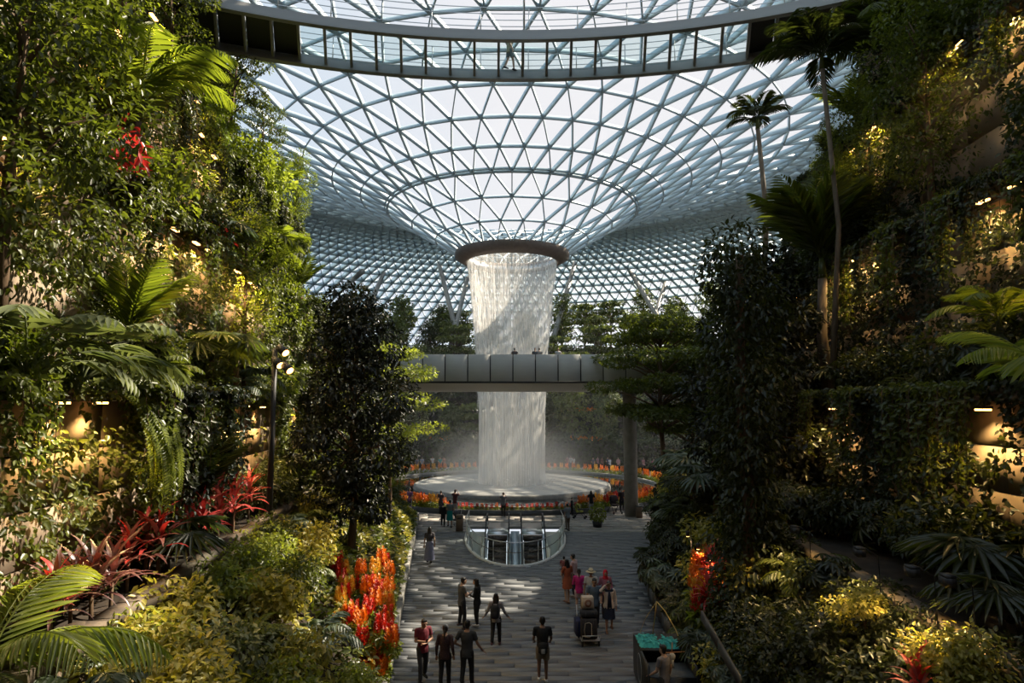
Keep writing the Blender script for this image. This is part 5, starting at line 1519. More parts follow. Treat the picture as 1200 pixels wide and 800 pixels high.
def person(label, loc, face, h=1.7, skin=0, top=(.1, .1, .1), bottom=(.03, .03, .04), sleeves='short', legs='trousers', hair='short', arms=('down', 'down'),
           stride=.0, head=(0, 0), shoes=(.02, .02, .02), fem=False, top_pat=None, hat=None, scarf=None, cardigan=None, lean=0.0, detail=2, group=None, sit=False, vox=None):
    """one standing or walking figure facing +y before it is turned by FACE (degrees, 0 looks away from the camera, 180 at it)"""
    s = h / 1.72
    t = thing('person', label, 'person', loc, math.radians(-face), group)
    wd = .92 if fem else 1.0
    # skeleton
    hip_z = .90
    sh = {k: v3(k * .185 * wd, lean * .5, 1.405) for k in (-1, 1)}
    ft = {-1: v3(-.095, -stride * .5, .0), 1: v3(.095, stride * .5, .0)}
    hipj = {k: v3(k * .092, 0, .90) for k in (-1, 1)}
    kn, an = {}, {}
    for k in (-1, 1):
        fy = ft[k][1]
        lift = .10 if (stride and fy < 0) else 0
        an[k] = v3(k * .10, fy, .085 + lift)
        kn[k] = (hipj[k] + an[k]) / 2 + v3(0, .03 + abs(fy) * .12, .0)
    poses = {
        'down': (lambda k: (v3(k * .235, -.02, 1.12), v3(k * .25, .05, .87), v3(k * .02, .02, -1))),
        'swing': (lambda k: (v3(k * .235, -.10, 1.13), v3(k * .25, .02, .90), v3(k * .02, .1, -1))),
        'fwd': (lambda k: (v3(k * .24, .05, 1.13), v3(k * .22, .26, .98), v3(0, .9, -.4))),
        'phone': (lambda k: (v3(k * .24, .06, 1.14), v3(k * .07, .30, 1.17), v3(-k * .5, .8, .35))),
        'fold': (lambda k: (v3(k * .25, .03, 1.13), v3(-k * .02, .24, 1.10), v3(-k * 1, .1, .0))),
        'hip': (lambda k: (v3(k * .33, -.06, 1.14), v3(k * .17, .08, 1.02), v3(-k * .6, .5, -.4))),
        'out': (lambda k: (v3(k * .28, .02, 1.14), v3(k * .40, .14, .93), v3(k * .6, .3, -.6))),
        'photo': (lambda k: (v3(k * .25, .20, 1.32), v3(k * .08, .30, 1.56), v3(-k * .4, .4, .8))),
        'brow': (lambda k: (v3(k * .30, .12, 1.42), v3(k * .11, .12, 1.62), v3(-k * .8, .1, .5))),
        'push': (lambda k: (v3(k * .24, .02, 1.12), v3(k * .20, .30, 1.02), v3(0, 1, .0))),
        'back': (lambda k: (v3(k * .25, -.10, 1.14), v3(k * .10, -.20, .98), v3(-k * .8, .1, -.5))),
        'lap': (lambda k: (v3(k * .24, .06, 1.14), v3(k * .12, .28, .98), v3(-k * .3, .9, -.2))),
    }
    el, ha, hd = {}, {}, {}
    for k, p in ((-1, arms[0]), (1, arms[1])):
        el[k], ha[k], hd[k] = poses[p](k)
        hd[k] = hd[k] / np.linalg.norm(hd[k])
    hp, hy = head                       # head pitch (down positive) and yaw
    neck = v3(0, lean * .6, 1.47)
    hc = neck + v3(.02 * hy, .035 + .05 * hp, .125 - .02 * hp)
    if sit:
        drop = .42
        for k in (-1, 1):
            hipj[k] = v3(k * .10, 0, .90 - drop); kn[k] = v3(k * .11, .42, .90 - drop + .02); an[k] = v3(k * .11, .44, .085)
        off = v3(0, 0, -drop)
        for d in (sh, el, ha):
            for k in d: d[k] = d[k] + off
        neck = neck + off; hc = hc + off
        dz = -drop
    else:
        dz = 0
    def rc(mb, pts, rad, n=8, side=None):
        """tube with rounded ends"""
        P = [np.asarray(p, float) for p in pts]
        r = [np.asarray(q if hasattr(q, '__len__') else (q, q), float) for q in rad]
        d0 = nrm(P[0] - P[1]); d1 = nrm(P[-1] - P[-2])
        a = r[0].min(); b = r[-1].min()
        P = [P[0] + d0 * a * .95, P[0] + d0 * a * .6] + P + [P[-1] + d1 * b * .6, P[-1] + d1 * b * .95]
        r = [r[0] * .3, r[0] * .8] + r + [r[-1] * .8, r[-1] * .3]
        mb.add(*tube(np.array(P) * s, np.array(r) * s, n, side))
    Xs = (1, 0, 0)
    lz = lambda z: v3(0, lean * max(0, (z - .9)) , z + dz)
    def torso(mb, g=0.0, zlo=.86, zhi=1.46):
        prof = [(.80, .155 * (1.04 if fem else 1), .115), (.90, .165 if not fem else .172, .12), (1.02, .140 * wd, .10), (1.14, .142 * wd, .103), (1.27, .162 * wd, .118), (1.37, .165 * wd, .105), (1.44, .11 * wd, .075), (1.47, .065, .062)]
        P, r = [], []
        for z, a, b in prof:
            if zlo - .07 <= z <= zhi + .02:
                P.append(lz(z)); r.append((a + g, b + g))
        mb.add(*tube(np.array(P) * s, np.array(r) * s, 12, Xs))
    vx = vox or (.011 if detail >= 2 else .024)
    # body
    mb = MB()
    torso(mb)
    rc(mb, [neck - v3(0, 0, .06), neck + v3(0, .01, .05)], [.055, .05])
    rc(mb, [hc + v3(0, -.012, .035), hc + v3(0, .0, -.005), hc + v3(0, .018, -.075)], [(.072, .088), (.074, .088), (.046, .05)], 12, Xs)
    if detail >= 2:
        yv = v3(.0, 1, 0)
        rc(mb, [hc + v3(0, .082, .012), hc + v3(0, .104, -.022)], [.010, .016], 6)          # nose
        rc(mb, [hc + v3(-.035, .078, .03), hc + v3(.035, .078, .03)], [.014, .014], 6)       # brow
        rc(mb, [hc + v3(-.018, .086, -.06), hc + v3(.018, .086, -.06)], [.013, .013], 6)      # mouth
        for k in (-1, 1):
            rc(mb, [hc + v3(k * .076, -.01, .02), hc + v3(k * .078, -.006, -.03)], [.018, .013], 6)
    for k in (-1, 1):
        rc(mb, [lz(1.40) - v3(0, 0, 0) * 0 + v3(k * .09, 0, -dz * 0), sh[k]], [.06, .055])
        rc(mb, [sh[k], (sh[k] + el[k]) / 2, el[k]], [.052, .046, .038])
        rc(mb, [el[k], el[k] * .6 + ha[k] * .4, ha[k]], [.039, .037, .026])
        # hand: palm, four fingers, thumb
        d = hd[k]
        up_ = v3(0, 0, 1) if abs(d[2]) < .8 else v3(0, 1, 0)
        ac = nrm(np.cross(d, up_)); nn = np.cross(ac, d)
        if detail >= 2:
            rc(mb, [ha[k], ha[k] + d * .085], [(.027, .018), (.040, .015)], 8, ac)
            for q in range(4):
                b0 = ha[k] + d * .085 + ac * (-.030 + q * .020)
                ln_ = (.060, .074, .078, .066)[q] if k > 0 else (.066, .078, .074, .060)[q]
                c1 = b0 + d * ln_ * .5 - nn * .006 * 0 + v3(0, 0, 0); c2 = b0 + d * ln_ * .88 + nn * .022 * (1 if arms[0 if k < 0 else 1] in ('down', 'swing') else -1)
                rc(mb, [b0, c1, c2], [.0095, .009, .0075], 6)
            tb = ha[k] + d * .03 - ac * .028 * k
            rc(mb, [tb, tb + d * .035 - ac * .026 * k, tb + d * .065 - ac * .030 * k], [.013, .011, .009], 6)
        else:
            rc(mb, [ha[k], ha[k] + d * .08, ha[k] + d * .16], [(.026, .018), (.038, .016), (.022, .012)], 6, ac)
        rc(mb, [hipj[k], hipj[k] * .5 + kn[k] * .5, kn[k]], [.088, .076, .054], 9)
        rc(mb, [kn[k], kn[k] * .65 + an[k] * .35, an[k]], [.054, .052, .036], 9)
        fdir = v3(0, 1, -.35 if an[k][2] > .12 else -.12)
        rc(mb, [an[k] + v3(0, -.035, -.045), an[k] + v3(0, .06, -.05), an[k] + v3(0, .15, -.05) + v3(0, 0, fdir[2] * .0)], [.036, .038, .028], 8)
    REMESH.append((mb.build('body', SKIN[skin], t, True), vx))
    if detail >= 2:
        for k in (-1, 1):
            MB().add(*ball((hc + v3(k * .031, .084, .010)) * s, .0095 * s, 6, 4)).build('eye', EYE, t)
        MB().add(*ball((hc + v3(0, .098, -.060)) * s, np.array((.020, .006, .007)) * s, 8, 4)).build('mouth', LIP, t)
    # clothes
    mt = cloth(top, top_pat)
    mb = MB()
    zlo = .86 if legs != 'dress' else .95
    torso(mb, .016, zlo, 1.44)
    for k in (-1, 1):
        rc(mb, [v3(k * .09, lean * .5, 1.40 + dz), sh[k]], [.072, .068])
        if sleeves == 'long':
            rc(mb, [sh[k], el[k], el[k] * .12 + ha[k] * .88], [.066, .052, .038])
        elif sleeves == 'short':
            e = sh[k] * .35 + el[k] * .65
            mb.add(*tube(np.array([sh[k] + v3(0, 0, .02), sh[k], e]) * s, np.array([.05, .068, .060]) * s, 9))
    REMESH.append((mb.build('shirt' if legs != 'dress' else 'dress_top', mt, t, True), vx * 1.15))
    mbt = cloth(bottom)
    mb = MB()
    if legs in ('trousers', 'shorts'):
        mb.add(*tube(np.array([lz(1.02), lz(.92), lz(.82)]) * s, np.array([(.155 * wd, .115), (.178, .132), (.165, .13)]) * s, 12, Xs))
        for k in (-1, 1):
            if legs == 'trousers':
                rc(mb, [hipj[k] + v3(0, 0, -.0), kn[k], an[k] + v3(0, 0, .03)], [.102, .073, .058], 10)
            else:
                mb.add(*tube(np.array([hipj[k] + v3(0, 0, .05), hipj[k], hipj[k] * .25 + kn[k] * .75]) * s, np.array([.07, .104, .092]) * s, 10))
        REMESH.append((mb.build(legs, mbt, t, True), vx * 1.15))
    else:
        zend = {'dress': .46, 'skirt': .18, 'longdress': .12, 'minidress': .62}[legs]
        wide = {'dress': .21, 'skirt': .25, 'longdress': .27, 'minidress': .205}[legs]
        zt_ = 1.06
        n = 20
        P = [lz(zt_), lz(.92), lz((.92 + zend) / 2), lz(zend)]
        r = [(.152 * wd, .115), (.185, .14), ((.185 + wide) / 2, (.14 + wide * .85) / 2), (wide, wide * .85)]
        V, F = tube(np.array(P) * s, np.array(r) * s, n, Xs, False)
        for i in range(n):              # folds
            f = 1 + .07 * math.cos(i * PI)
            V[3 * n + i, :2] *= f; V[2 * n + i, :2] *= 1 + .03 * math.cos(i * PI)
        mb.add(V, F); mb.build('skirt', mbt, t, True)
    if cardigan:
        mb = MB(); torso(mb, .032, .86, 1.40)
        for k in (-1, 1):
            rc(mb, [sh[k], el[k], el[k] * .2 + ha[k] * .8], [.076, .062, .048])
        V = np.concatenate(mb.V)
        co = mb.build('cardigan', cloth(cardigan), t, True)
        REMESH.append((co, vx * 1.15))
        # front opening shows the dress: a narrow strip laid over it
        MB().add(*tube(np.array([lz(1.38) + v3(0, .135, 0), lz(1.2) + v3(0, .155, 0), lz(.86) + v3(0, .157, 0)]) * s, np.array([(.035, .01), (.06, .012), (.08, .012)]) * s, 8, Xs)).build('dress_front', mbt, t, True)
    for k in (-1, 1):
        mb = MB()
        rc(mb, [an[k] + v3(0, -.045, -.045), an[k] + v3(0, .06, -.047), an[k] + v3(0, .165, -.055)], [(.044, .042), (.047, .040), (.034, .028)], 9, Xs)
        mb.build('shoe', cloth(shoes), t, True)
    # hair, hats
    hm = HAIR
    if hair != 'none':
        mb = MB()
        if hair in ('short', 'long', 'tail', 'bun'):
            rc(mb, [hc + v3(0, -.022, .062), hc + v3(0, -.03, .01), hc + v3(0, -.035, -.045)], [(.080, .092), (.083, .080), (.058, .055)], 12, Xs)
            rc(mb, [hc + v3(-.04, .05, .085), hc + v3(.04, .05, .085)], [.028, .028], 8)
        if hair == 'long':
            rc(mb, [hc + v3(0, -.055, .02), hc + v3(0, -.085, -.12), hc + v3(0, -.115, -.28), hc + v3(0, -.12, -.36)], [(.084, .05), (.10, .045), (.10, .035), (.06, .02)], 10, Xs)
            for k in (-1, 1):
                rc(mb, [hc + v3(k * .07, -.01, .02), hc + v3(k * .085, -.02, -.14)], [.026, .03], 8)
        if hair == 'tail':
            rc(mb, [hc + v3(0, -.10, .03), hc + v3(0, -.15, -.06), hc + v3(0, -.15, -.22)], [.026, .032, .012], 8)
        if hair == 'bun':
            rc(mb, [hc + v3(0, -.10, .07), hc + v3(0, -.13, .08)], [.04, .04], 8)
        REMESH.append((mb.build('hair', hm, t, True), vx * 1.1))
    if scarf:
        mb = MB()
        rc(mb, [hc + v3(0, -.015, .06), hc + v3(0, -.012, -.01), hc + v3(0, .005, -.11), hc + v3(0, .0, -.19)], [(.088, .098), (.092, .097), (.085, .085), (.13, .09)], 12, Xs)
        REMESH.append((mb.build('headscarf', cloth(scarf), t, True), vx * 1.1))
        MB().add(*ball((hc + v3(0, .072, -.012)) * s, np.array((.05, .035, .07)) * s, 10, 8)).build('face', SKIN[skin], t, True)
    if hat:
        mb = MB(); zc = hc + v3(0, 0, .075)
        if hat[0] == 'brim':
            prof = [(0.001, .10), (.06, .10), (.085, .07), (.095, .0), (.19, -.02), (.19, -.03), (.09, -.012)]
        else:
            prof = [(0.001, .065), (.06, .055), (.088, .01), (.096, -.06), (.088, -.065)]
        V, F = lathe(prof, 18); mb.add((V + zc) * s, F)
        if hat[0] == 'cap':
            mb.add(*tube(np.array([zc + v3(0, .08, -.03), zc + v3(0, .17, -.05)]) * s, np.array([(.07, .008), (.05, .006)]) * s, 10, Xs))
        mb.build('hat', cloth(hat[1]), t, True)
        if hat[0] == 'brim':
            V, F = lathe([(.096, .0), (.098, .028)], 18); MB().add((V + zc) * s, F).build('hat_band', cloth((.05, .04, .035)), t, True)
    return t, {k: (ha[k] + hd[k] * .07) * s for k in ha}, s

def place(pt, off):
    """a point given in a person's own frame, in the scene"""
    a = pt.rotation_euler[2]; c, s = math.cos(a), math.sin(a)
    return Vector((pt.location.x + off[0] * c - off[1] * s, pt.location.y + off[0] * s + off[1] * c, pt.location.z + off[2]))

def backpack(label, pt, z=1.18, col=(.015, .015, .017), w=.28, h=.42, mark=None):
    p = place(pt, (0, -.225, z)); t = thing('backpack', label, 'bag', p, pt.rotation_euler[2])
    MB().add(*bev_box((0, 0, 0), (w, .14, h), .04)).build('bag_body', cloth(col), t, True)
    MB().add(*bev_box((0, -.085, -.06), (w * .75, .05, h * .5), .02)).build('front_pocket', cloth([c * 1.5 for c in col]), t, True)
    for k in (-1, 1):
        MB().add(*tube([(k * w * .3, .07, h * .45), (k * w * .32, .16, h * .55), (k * w * .32, .29, h * .48)], [(.022, .008)] * 3, 6, (1, 0, 0))).build('strap', cloth(col), t, True)
    if mark:
        MB().add(*bev_box((0, -.115, -.05), (w * .4, .012, h * .42), .004)).build('print', cloth(mark), t)
    return t

def phone(label, pt, off, tilt=.5):
    p = place(pt, off); t = thing('mobile_phone', label, 'phone', p, pt.rotation_euler[2])
    t.rotation_euler[0] = tilt
    MB().add(*bev_box((0, 0, 0), (.072, .010, .145), .004)).build('case', cloth((.03, .03, .03)), t)
    MB().add(*bbox2((-.032, -.0065, -.064), (.032, -.0051, .064))).build('screen', M['clear_glass'] if False else solid('phone_screen', (.25, .3, .34), .1), t)
    return t

def G(px, py):
    p = atz(px, py, 0); return (p.x, p.y, 0)
BLACK = (.012, .012, .013); CHAR = (.03, .03, .032)
# --- near group
a, ha, s_ = person('man in a maroon polo shirt and dark trousers looking down at his hands', G(495, 799), 150, 1.70, 0, (.12, .012, .022), CHAR, 'short', 'trousers', 'short', ('fold', 'phone'), .18, (1, 0), BLACK)
phone('phone held by the man in the maroon polo shirt', a, (.04, .38, 1.2), -.6)
person('woman in a grey cap and dark red patterned shirt walking away', G(521, 806), 5, 1.62, 0, (.035, .014, .014), BLACK, 'long', 'trousers', 'tail', ('down', 'swing'), .16, (0, 0), BLACK, True, (.10, .04, .035), ('cap', (.10, .11, .13)))
person('man in a dark grey tee and black trousers with one hand held out', G(547, 806), 12, 1.74, 0, (.038, .038, .040), BLACK, 'short', 'trousers', 'short', ('hip', 'out'), .26, (0, 0), BLACK)
a, ha, s_ = person('man in a grey tee and dark jeans facing a woman and holding a phone', G(541, 737), 62, 1.70, 1, (.075, .075, .078), (.02, .022, .028), 'short', 'trousers', 'short', ('lap', 'phone'), .10, (.6, 0), (.05, .03, .03))
phone('phone held by the man in the grey tee', a, (.03, .40, 1.22), -.5)
person('long-haired woman in black with white shoes facing the man in the grey tee', G(559, 736), 285, 1.64, 1, BLACK, BLACK, 'long', 'trousers', 'long', ('phone', 'down'), .06, (.4, 0), (.5, .5, .5), True)
a = person('young woman in a pale grey long-sleeved top walking away', G(581, 757), 8, 1.60, 1, (.24, .22, .23), BLACK, 'long', 'trousers', 'long', ('out', 'out'), .34, (0, 0), (.10, .045, .05), True)[0]
backpack('black backpack on the young woman in the pale grey top', a, 1.10, (.012, .012, .014), .26, .40)
a = person('man in a black tee and khaki shorts standing with his back turned', G(636, 800), 0, 1.74, 2, BLACK, (.16, .13, .095), 'short', 'shorts', 'short', ('fwd', 'fwd'), .10, (0, 0), (.55, .55, .55))[0]
backpack('small black sling bag with a pale print worn by the man in shorts', a, .99, (.012, .012, .013), .24, .30, (.30, .29, .28))
# --- family by the trolley
a, ha, s_ = person('long-haired woman in an orange-red short dress holding up a phone', G(665, 708), 330, 1.66, 1, (.33, .085, .035), (.33, .085, .035), 'short', 'minidress', 'long', ('phone', 'down'), .12, (0, 0), (.18, .09, .05), True)
phone('phone held up by the woman in the orange-red dress', a, (-.06, .40, 1.25), -.2)
person('man in a pale pink shirt standing behind the woman in orange', G(673, 701), 300, 1.70, 1, (.52, .36, .37), (.03, .03, .035), 'short', 'trousers', 'short', ('lap', 'lap'), .08, (.4, 0), (.4, .38, .36))
person('small dark-haired child in a plaid top carried at the shoulder', (2.02, 25.95, .62), 10, 1.05, 1, (.20, .06, .06), (.05, .05, .08), 'short', 'shorts', 'short', ('lap', 'lap'), .0, (0, 0), BLACK, False, (.5, .42, .42))
person('girl in a magenta jumper, white shorts and dark leggings seen from behind', G(679, 719), 5, 1.58, 1, (.48, .02, .16), (.50, .38, .38), 'long', 'shorts', 'tail', ('fold', 'fold'), .12, (0, 0), (.06, .035, .03), True)
person('man in a blue-grey polo shirt pushing the luggage trolley', G(697, 738), 183, 1.70, 0, (.085, .12, .165), (.03, .03, .04), 'short', 'trousers', 'short', ('push', 'push'), .2, (.2, 0), BLACK)
person('person in a pale straw hat and white shirt behind the trolley', G(693, 723), 185, 1.66, 0, (.55, .54, .53), (.10, .10, .12), 'short', 'trousers', 'short', ('down', 'down'), .14, (0, 0), BLACK, False, None, ('brim', (.62, .52, .34)))
person('woman in a red headscarf and pink tunic behind the woman in navy', G(710, 722), 185, 1.62, 0, (.45, .16, .20), (.05, .03, .04), 'long', 'trousers', 'none', ('down', 'down'), .14, (0, 0), BLACK, True, None, None, (.50, .015, .035))
person('woman in a navy dress and cream cardigan with a hand to her forehead', G(714, 740), 180, 1.64, 0, (.010, .016, .040), (.010, .016, .040), 'short', 'dress', 'bun', ('down', 'brow'), .14, (.2, 0), (.16, .08, .05), True, None, None, None, (.52, .44, .38))
# --- middle distance
person('woman with long black hair in a dark top and long blue-grey skirt', G(503, 660), 350, 1.70, 1, (.05, .045, .05), (.15, .16, .24), 'short', 'skirt', 'long', ('down', 'swing'), .2, (0, 0), BLACK, True)
person('person in black sitting on a white bench behind the leaves', G(471, 651), 40, 1.66, 1, BLACK, BLACK, 'long', 'trousers', 'short', ('lap', 'lap'), 0, (.3, 0), BLACK, False, sit=True)
t = thing('bench', 'low white bench under the person in black', 'bench', (-5.45, 33.0, 0))
MB().add(*bev_box((0, -.1, .40), (.9, .40, .07), .02)).build('seat', M['white_paint'], t)
for k in (-1, 1):
    MB().add(*bev_box((k * .36, -.1, .18), (.06, .34, .37), .01)).build('leg', M['white_paint'], t)
far = [
    ('woman in a purple top by the flowers on the near side of the pool', G(484, 599), 200, 1.68, (.16, .06, .14), (.03, .03, .05), 'short', 'trousers', 'short', ('lap', 'down'), True),
    ('woman with crossed arms in a dark top by the flowers next to a pram', G(524, 600), 10, 1.64, (.05, .035, .04), (.05, .05, .06), 'short', 'trousers', 'bun', ('fold', 'fold'), True),
    ('man raising both arms to photograph the waterfall beside the flowers', G(541, 600), 10, 1.74, (.05, .012, .016), (.16, .16, .18), 'short', 'trousers', 'short', ('photo', 'photo'), False),
    ('dark clothed child standing beside the teal jacket', G(519, 617), 10, 1.45, BLACK, BLACK, 'long', 'trousers', 'short', ('down', 'down'), False),
    ('person in a grey tee with a teal jacket tied round the waist', G(527, 618), 15, 1.68, (.12, .13, .13), (.0, .16, .15), 'short', 'dress', 'short', ('push', 'push'), False),
    ('man in a grey shirt taking a picture at the head of the escalators', G(590, 605), 0, 1.62, (.10, .10, .11), BLACK, 'short', 'trousers', 'short', ('photo', 'photo'), False),
    ('person in a blue-grey shirt and brown trousers outside the glass rail', (3.35, 39.9, 0), 330, 1.62, (.14, .155, .17), (.11, .075, .05), 'short', 'trousers', 'short', ('down', 'lap'), False),
    ('woman in a black top with a white bag by the ring of flowers', G(693, 603), 350, 1.64, BLACK, (.25, .25, .27), 'short', 'trousers', 'long', ('hip', 'hip'), True),
    ('person in black bending to the pushchair in front of the flowers', G(669, 603), 80, 1.20, BLACK, BLACK, 'long', 'trousers', 'short', ('push', 'push'), False),
    ('person in dark clothes standing by a large pram near the column', G(719, 597), 190, 1.62, (.03, .02, .025), BLACK, 'long', 'trousers', 'short', ('push', 'push'), False),
    ('person in black walking along the flowers right of the column', G(768, 593), 70, 1.66, BLACK, BLACK, 'long', 'trousers', 'short', ('swing', 'lap'), False),
    ('cart attendant in a grey tee turned towards the black cart', (3.72, 16.55, 0), 320, 1.66, (.16, .145, .15), (.03, .03, .03), 'short', 'trousers', 'short', ('fwd', 'down'), False),
]
for k, (lb_, loc, fc, hh, tp, bt, sl, lg, hr, ar, fm) in enumerate(far):
    near = 'cart attendant' in lb_
    r_ = math.hypot(loc[0] - CX, loc[1] - CY)
    if r_ < 15.05:                       # keep clear of the flower bed
        loc = (CX + (loc[0] - CX) * 15.05 / r_, CY + (loc[1] - CY) * 15.05 / r_, 0)
    person(lb_, loc, fc, hh, k % 2, tp, bt, sl, lg, hr, ar, .22 if ('walking' in lb_) else .05, (0, 0), BLACK, fm, detail=2 if near else 1)
# crowd beyond the pool, heads over the bridge, person on the glass bridge
crowd = [(490, 534, (.10, .10, .14)), (496, 531, (.30, .30, .34)), (508, 533, (.40, .40, .40)), (517, 533, (.02, .25, .22)), (521, 534, (.30, .14, .10)), (668, 534, (.45, .44, .44)), (671, 535, (.50, .48, .46)), (664, 535, (.22, .08, .10)),
         (699, 537, (.34, .20, .22)), (694, 538, (.10, .10, .12)), (704, 538, (.20, .10, .09)), (711, 538, (.05, .06, .10)), (713, 536, (.55, .55, .57)), (723, 541, (.45, .24, .24)), (752, 545, (.45, .20, .22)), (764, 544, (.40, .05, .12)), (771, 543, (.55, .56, .60))]
CN = {(.10, .10, .14): 'dark blue', (.30, .30, .34): 'grey', (.40, .40, .40): 'pale grey', (.02, .25, .22): 'teal', (.30, .14, .10): 'rust', (.45, .44, .44): 'white', (.50, .48, .46): 'cream', (.22, .08, .10): 'dark red',
      (.34, .20, .22): 'dusty pink', (.10, .10, .12): 'charcoal', (.20, .10, .09): 'brown', (.05, .06, .10): 'navy', (.55, .55, .57): 'bright white', (.45, .24, .24): 'salmon', (.45, .20, .22): 'rose', (.40, .05, .12): 'crimson', (.55, .56, .60): 'pale blue'}
for k, (px, py, c) in enumerate(crowd):
    p = at(px, py, 78.5)
    a = math.atan2(p.x, p.y - CY); rr = 16.8 + (k % 3) * .8
    q = Vector((CX + rr * math.sin(a), CY + rr * math.cos(a), 0))
    q.x = (px - 600) / 760 * q.y * 1.0
    person(f'tiny figure in a {CN[c]} top on the far walk behind the pool', (q.x, q.y, 0), 180 + 40 * math.sin(k * 3), 1.66, k % 2, c, CHAR, 'short', 'trousers', 'short', ('down', 'lap'), .1, detail=1, vox=.05)
for k, (px, c, nm) in enumerate(((603, (.10, .08, .08), 'dark'), (627, (.12, .12, .13), 'grey'), (632, (.30, .28, .26), 'pale'), (654, (.45, .44, .42), 'white'))):
    p = at(px, 412, 45.5)
    person(f'head of a visitor in a {nm} top showing over the lower footbridge parapet', (p.x, 45.5, 10.0), 180 if k % 2 else 0, 1.55, k % 2, c, CHAR, 'short', 'trousers', 'short', ('lap', 'lap'), .1, detail=1, vox=.04)
p = atz(597, 82, BZ + .14)
person('person in a pale shirt and shorts walking on the glass footbridge under the roof', (p.x, p.y, BZ + .13), 60, 1.70, 1, (.30, .28, .18), (.10, .13, .14), 'short', 'shorts', 'short', ('photo', 'swing'), .35, (0, 0), BLACK)

# make each skin and garment one continuous surface
dg = bpy.context.evaluated_depsgraph_get()
for o, vx in REMESH:
    md = o.modifiers.new('skin', 'REMESH'); md.mode = 'VOXEL'; md.voxel_size = vx; md.use_smooth_shade = True
    sm = o.modifiers.new('smooth', 'SMOOTH'); sm.factor = .5; sm.iterations = 3
bpy.context.view_layer.update()
dg = bpy.context.evaluated_depsgraph_get()
for o, vx in REMESH:
    me = bpy.data.meshes.new_from_object(o.evaluated_get(dg), preserve_all_data_layers=False, depsgraph=dg)
    old = o.data
    o.modifiers.clear(); o.data = me; me.name = old.name
    if len(me.materials) == 0 or me.materials[0] is None:
        me.materials.clear(); me.materials.append(old.materials[0])

# ================================================================== THINGS ON THE WALK
# luggage trolley and its load
tx, ty = 2.44, 21.5
t = thing('luggage_trolley', 'steel luggage trolley loaded with dark suitcases', 'trolley', (tx, ty, 0), 0.06)
MB().add(*bev_box((0, 0, .20), (.62, .95, .04), .02)).build('platform', M['grey_metal'], t)
MB().add(*tube([(-.28, .48, .2), (-.28, .60, .98), (.28, .60, .98), (.28, .48, .2)], .02, 8)).build('push_frame', M['steel'], t, True)
MB().add(*tube([(-.28, -.48, .2), (-.28, -.5, .36), (.28, -.5, .36), (.28, -.48, .2)], .018, 8)).build('front_hoop', M['steel'], t, True)
for (x, y) in ((-.26, -.38), (.26, -.38), (-.26, .40), (.26, .40)):
    wb = MB(); wb.add(*tube([(x - .02, y, .085), (x + .02, y, .085)], .085, 12)); wb.add(*bbox2((x - .03, y - .02, .09), (x + .03, y + .02, .2))); wb.build('wheel', M['rubber'], t, True)
def suitcase(label, loc, size, col, rz=0.0):
    s = thing('suitcase', label, 'suitcase', loc, rz)
    w, d, h = size
    MB().add(*bev_box((0, 0, h / 2), (w, d, h), .04)).build('shell', cloth(col), s, True)
    for k in (-1, 1):
        MB().add(*bbox2((k * w * .25 - .01, -d / 2 - .012, .03), (k * w * .25 + .01, -d / 2, h - .03))).build('rib', M['dark_metal'], s)
    MB().add(*tube([(-.07, 0, h - .01), (-.06, 0, h + .04), (.06, 0, h + .04), (.07, 0, h - .01)], .012, 6)).build('handle', M['dark_metal'], s, True)
    return s
s1 = suitcase('black suitcase with a pale rounded outline on its front, at the bottom of the trolley', (tx - .02, ty - .30, .22), (.50, .28, .62), (.022, .020, .024), .06)
ol = MB(); pts = [(-.13, -.158, .10), (-.15, -.158, .30), (-.12, -.158, .50), (0, -.158, .53), (.08, -.158, .48), (.08, -.158, .14), (0, -.158, .08), (-.13, -.158, .10)]
ol.add(*tube([(p_[0] - .02, p_[1], p_[2]) for p_ in pts], .012, 6)); ol.build('outline_trim', cloth((.35, .30, .24)), s1, True)
suitcase('dark suitcase standing behind the front one on the trolley', (tx, ty + .05, .22), (.52, .30, .60), (.03, .025, .028), .06)
suitcase('blue suitcase hanging over the side of the trolley', (tx - .33, ty + .05, .22), (.20, .50, .50), (.014, .018, .06), .06)
suitcase('flat dark holdall lying on top of the suitcases', (tx, ty - .18, .85), (.54, .40, .20), (.018, .018, .022), .06)
b = thing('cardboard_box', 'pale printed box with a round brown emblem on top of the luggage', 'box', (tx - .03, ty - .05, 1.09), .06)
MB().add(*bev_box((0, 0, .17), (.36, .28, .34), .006)).build('carton', cloth((.50, .40, .31)), b)
V, F = lathe([(.055, -.0), (.115, -.0), (.115, .006), (.055, .006)], 20); V = np.stack([V[:, 0], -.141 - V[:, 2], V[:, 1] + .16], 1)
MB().add(V, F).build('emblem', cloth((.26, .13, .09)), b)
# black vending cart
cx_, cy__ = 3.98, 17.75
t = thing('vending_cart', 'black box-shaped display cart with a thin white ring drawn on its side', 'cart', (cx_, cy__, 0), -.03)
H_ = 1.12
MB().add(*bbox2((-.62, -1.15, .10), (-.57, 1.15, H_))).build('side_panel', M['rubber'], t)
MB().add(*bbox2((.57, -1.15, .10), (.62, 1.15, H_))).build('side_panel', M['rubber'], t)
MB().add(*bbox2((-.57, -1.15, .10), (.57, -1.10, H_ - .25))).build('front_panel', M['rubber'], t)
MB().add(*bbox2((-.57, 1.10, .10), (.57, 1.15, H_))).build('back_panel', M['rubber'], t)
MB().add(*bbox2((-.57, -1.10, H_ - .32), (.57, -.10, H_ - .28))).build('tray', cloth((.10, .10, .095)), t)
MB().add(*bbox2((-.62, -.10, H_ - .02), (.62, 1.15, H_ + .03))).build('top_board', M['rubber'], t)
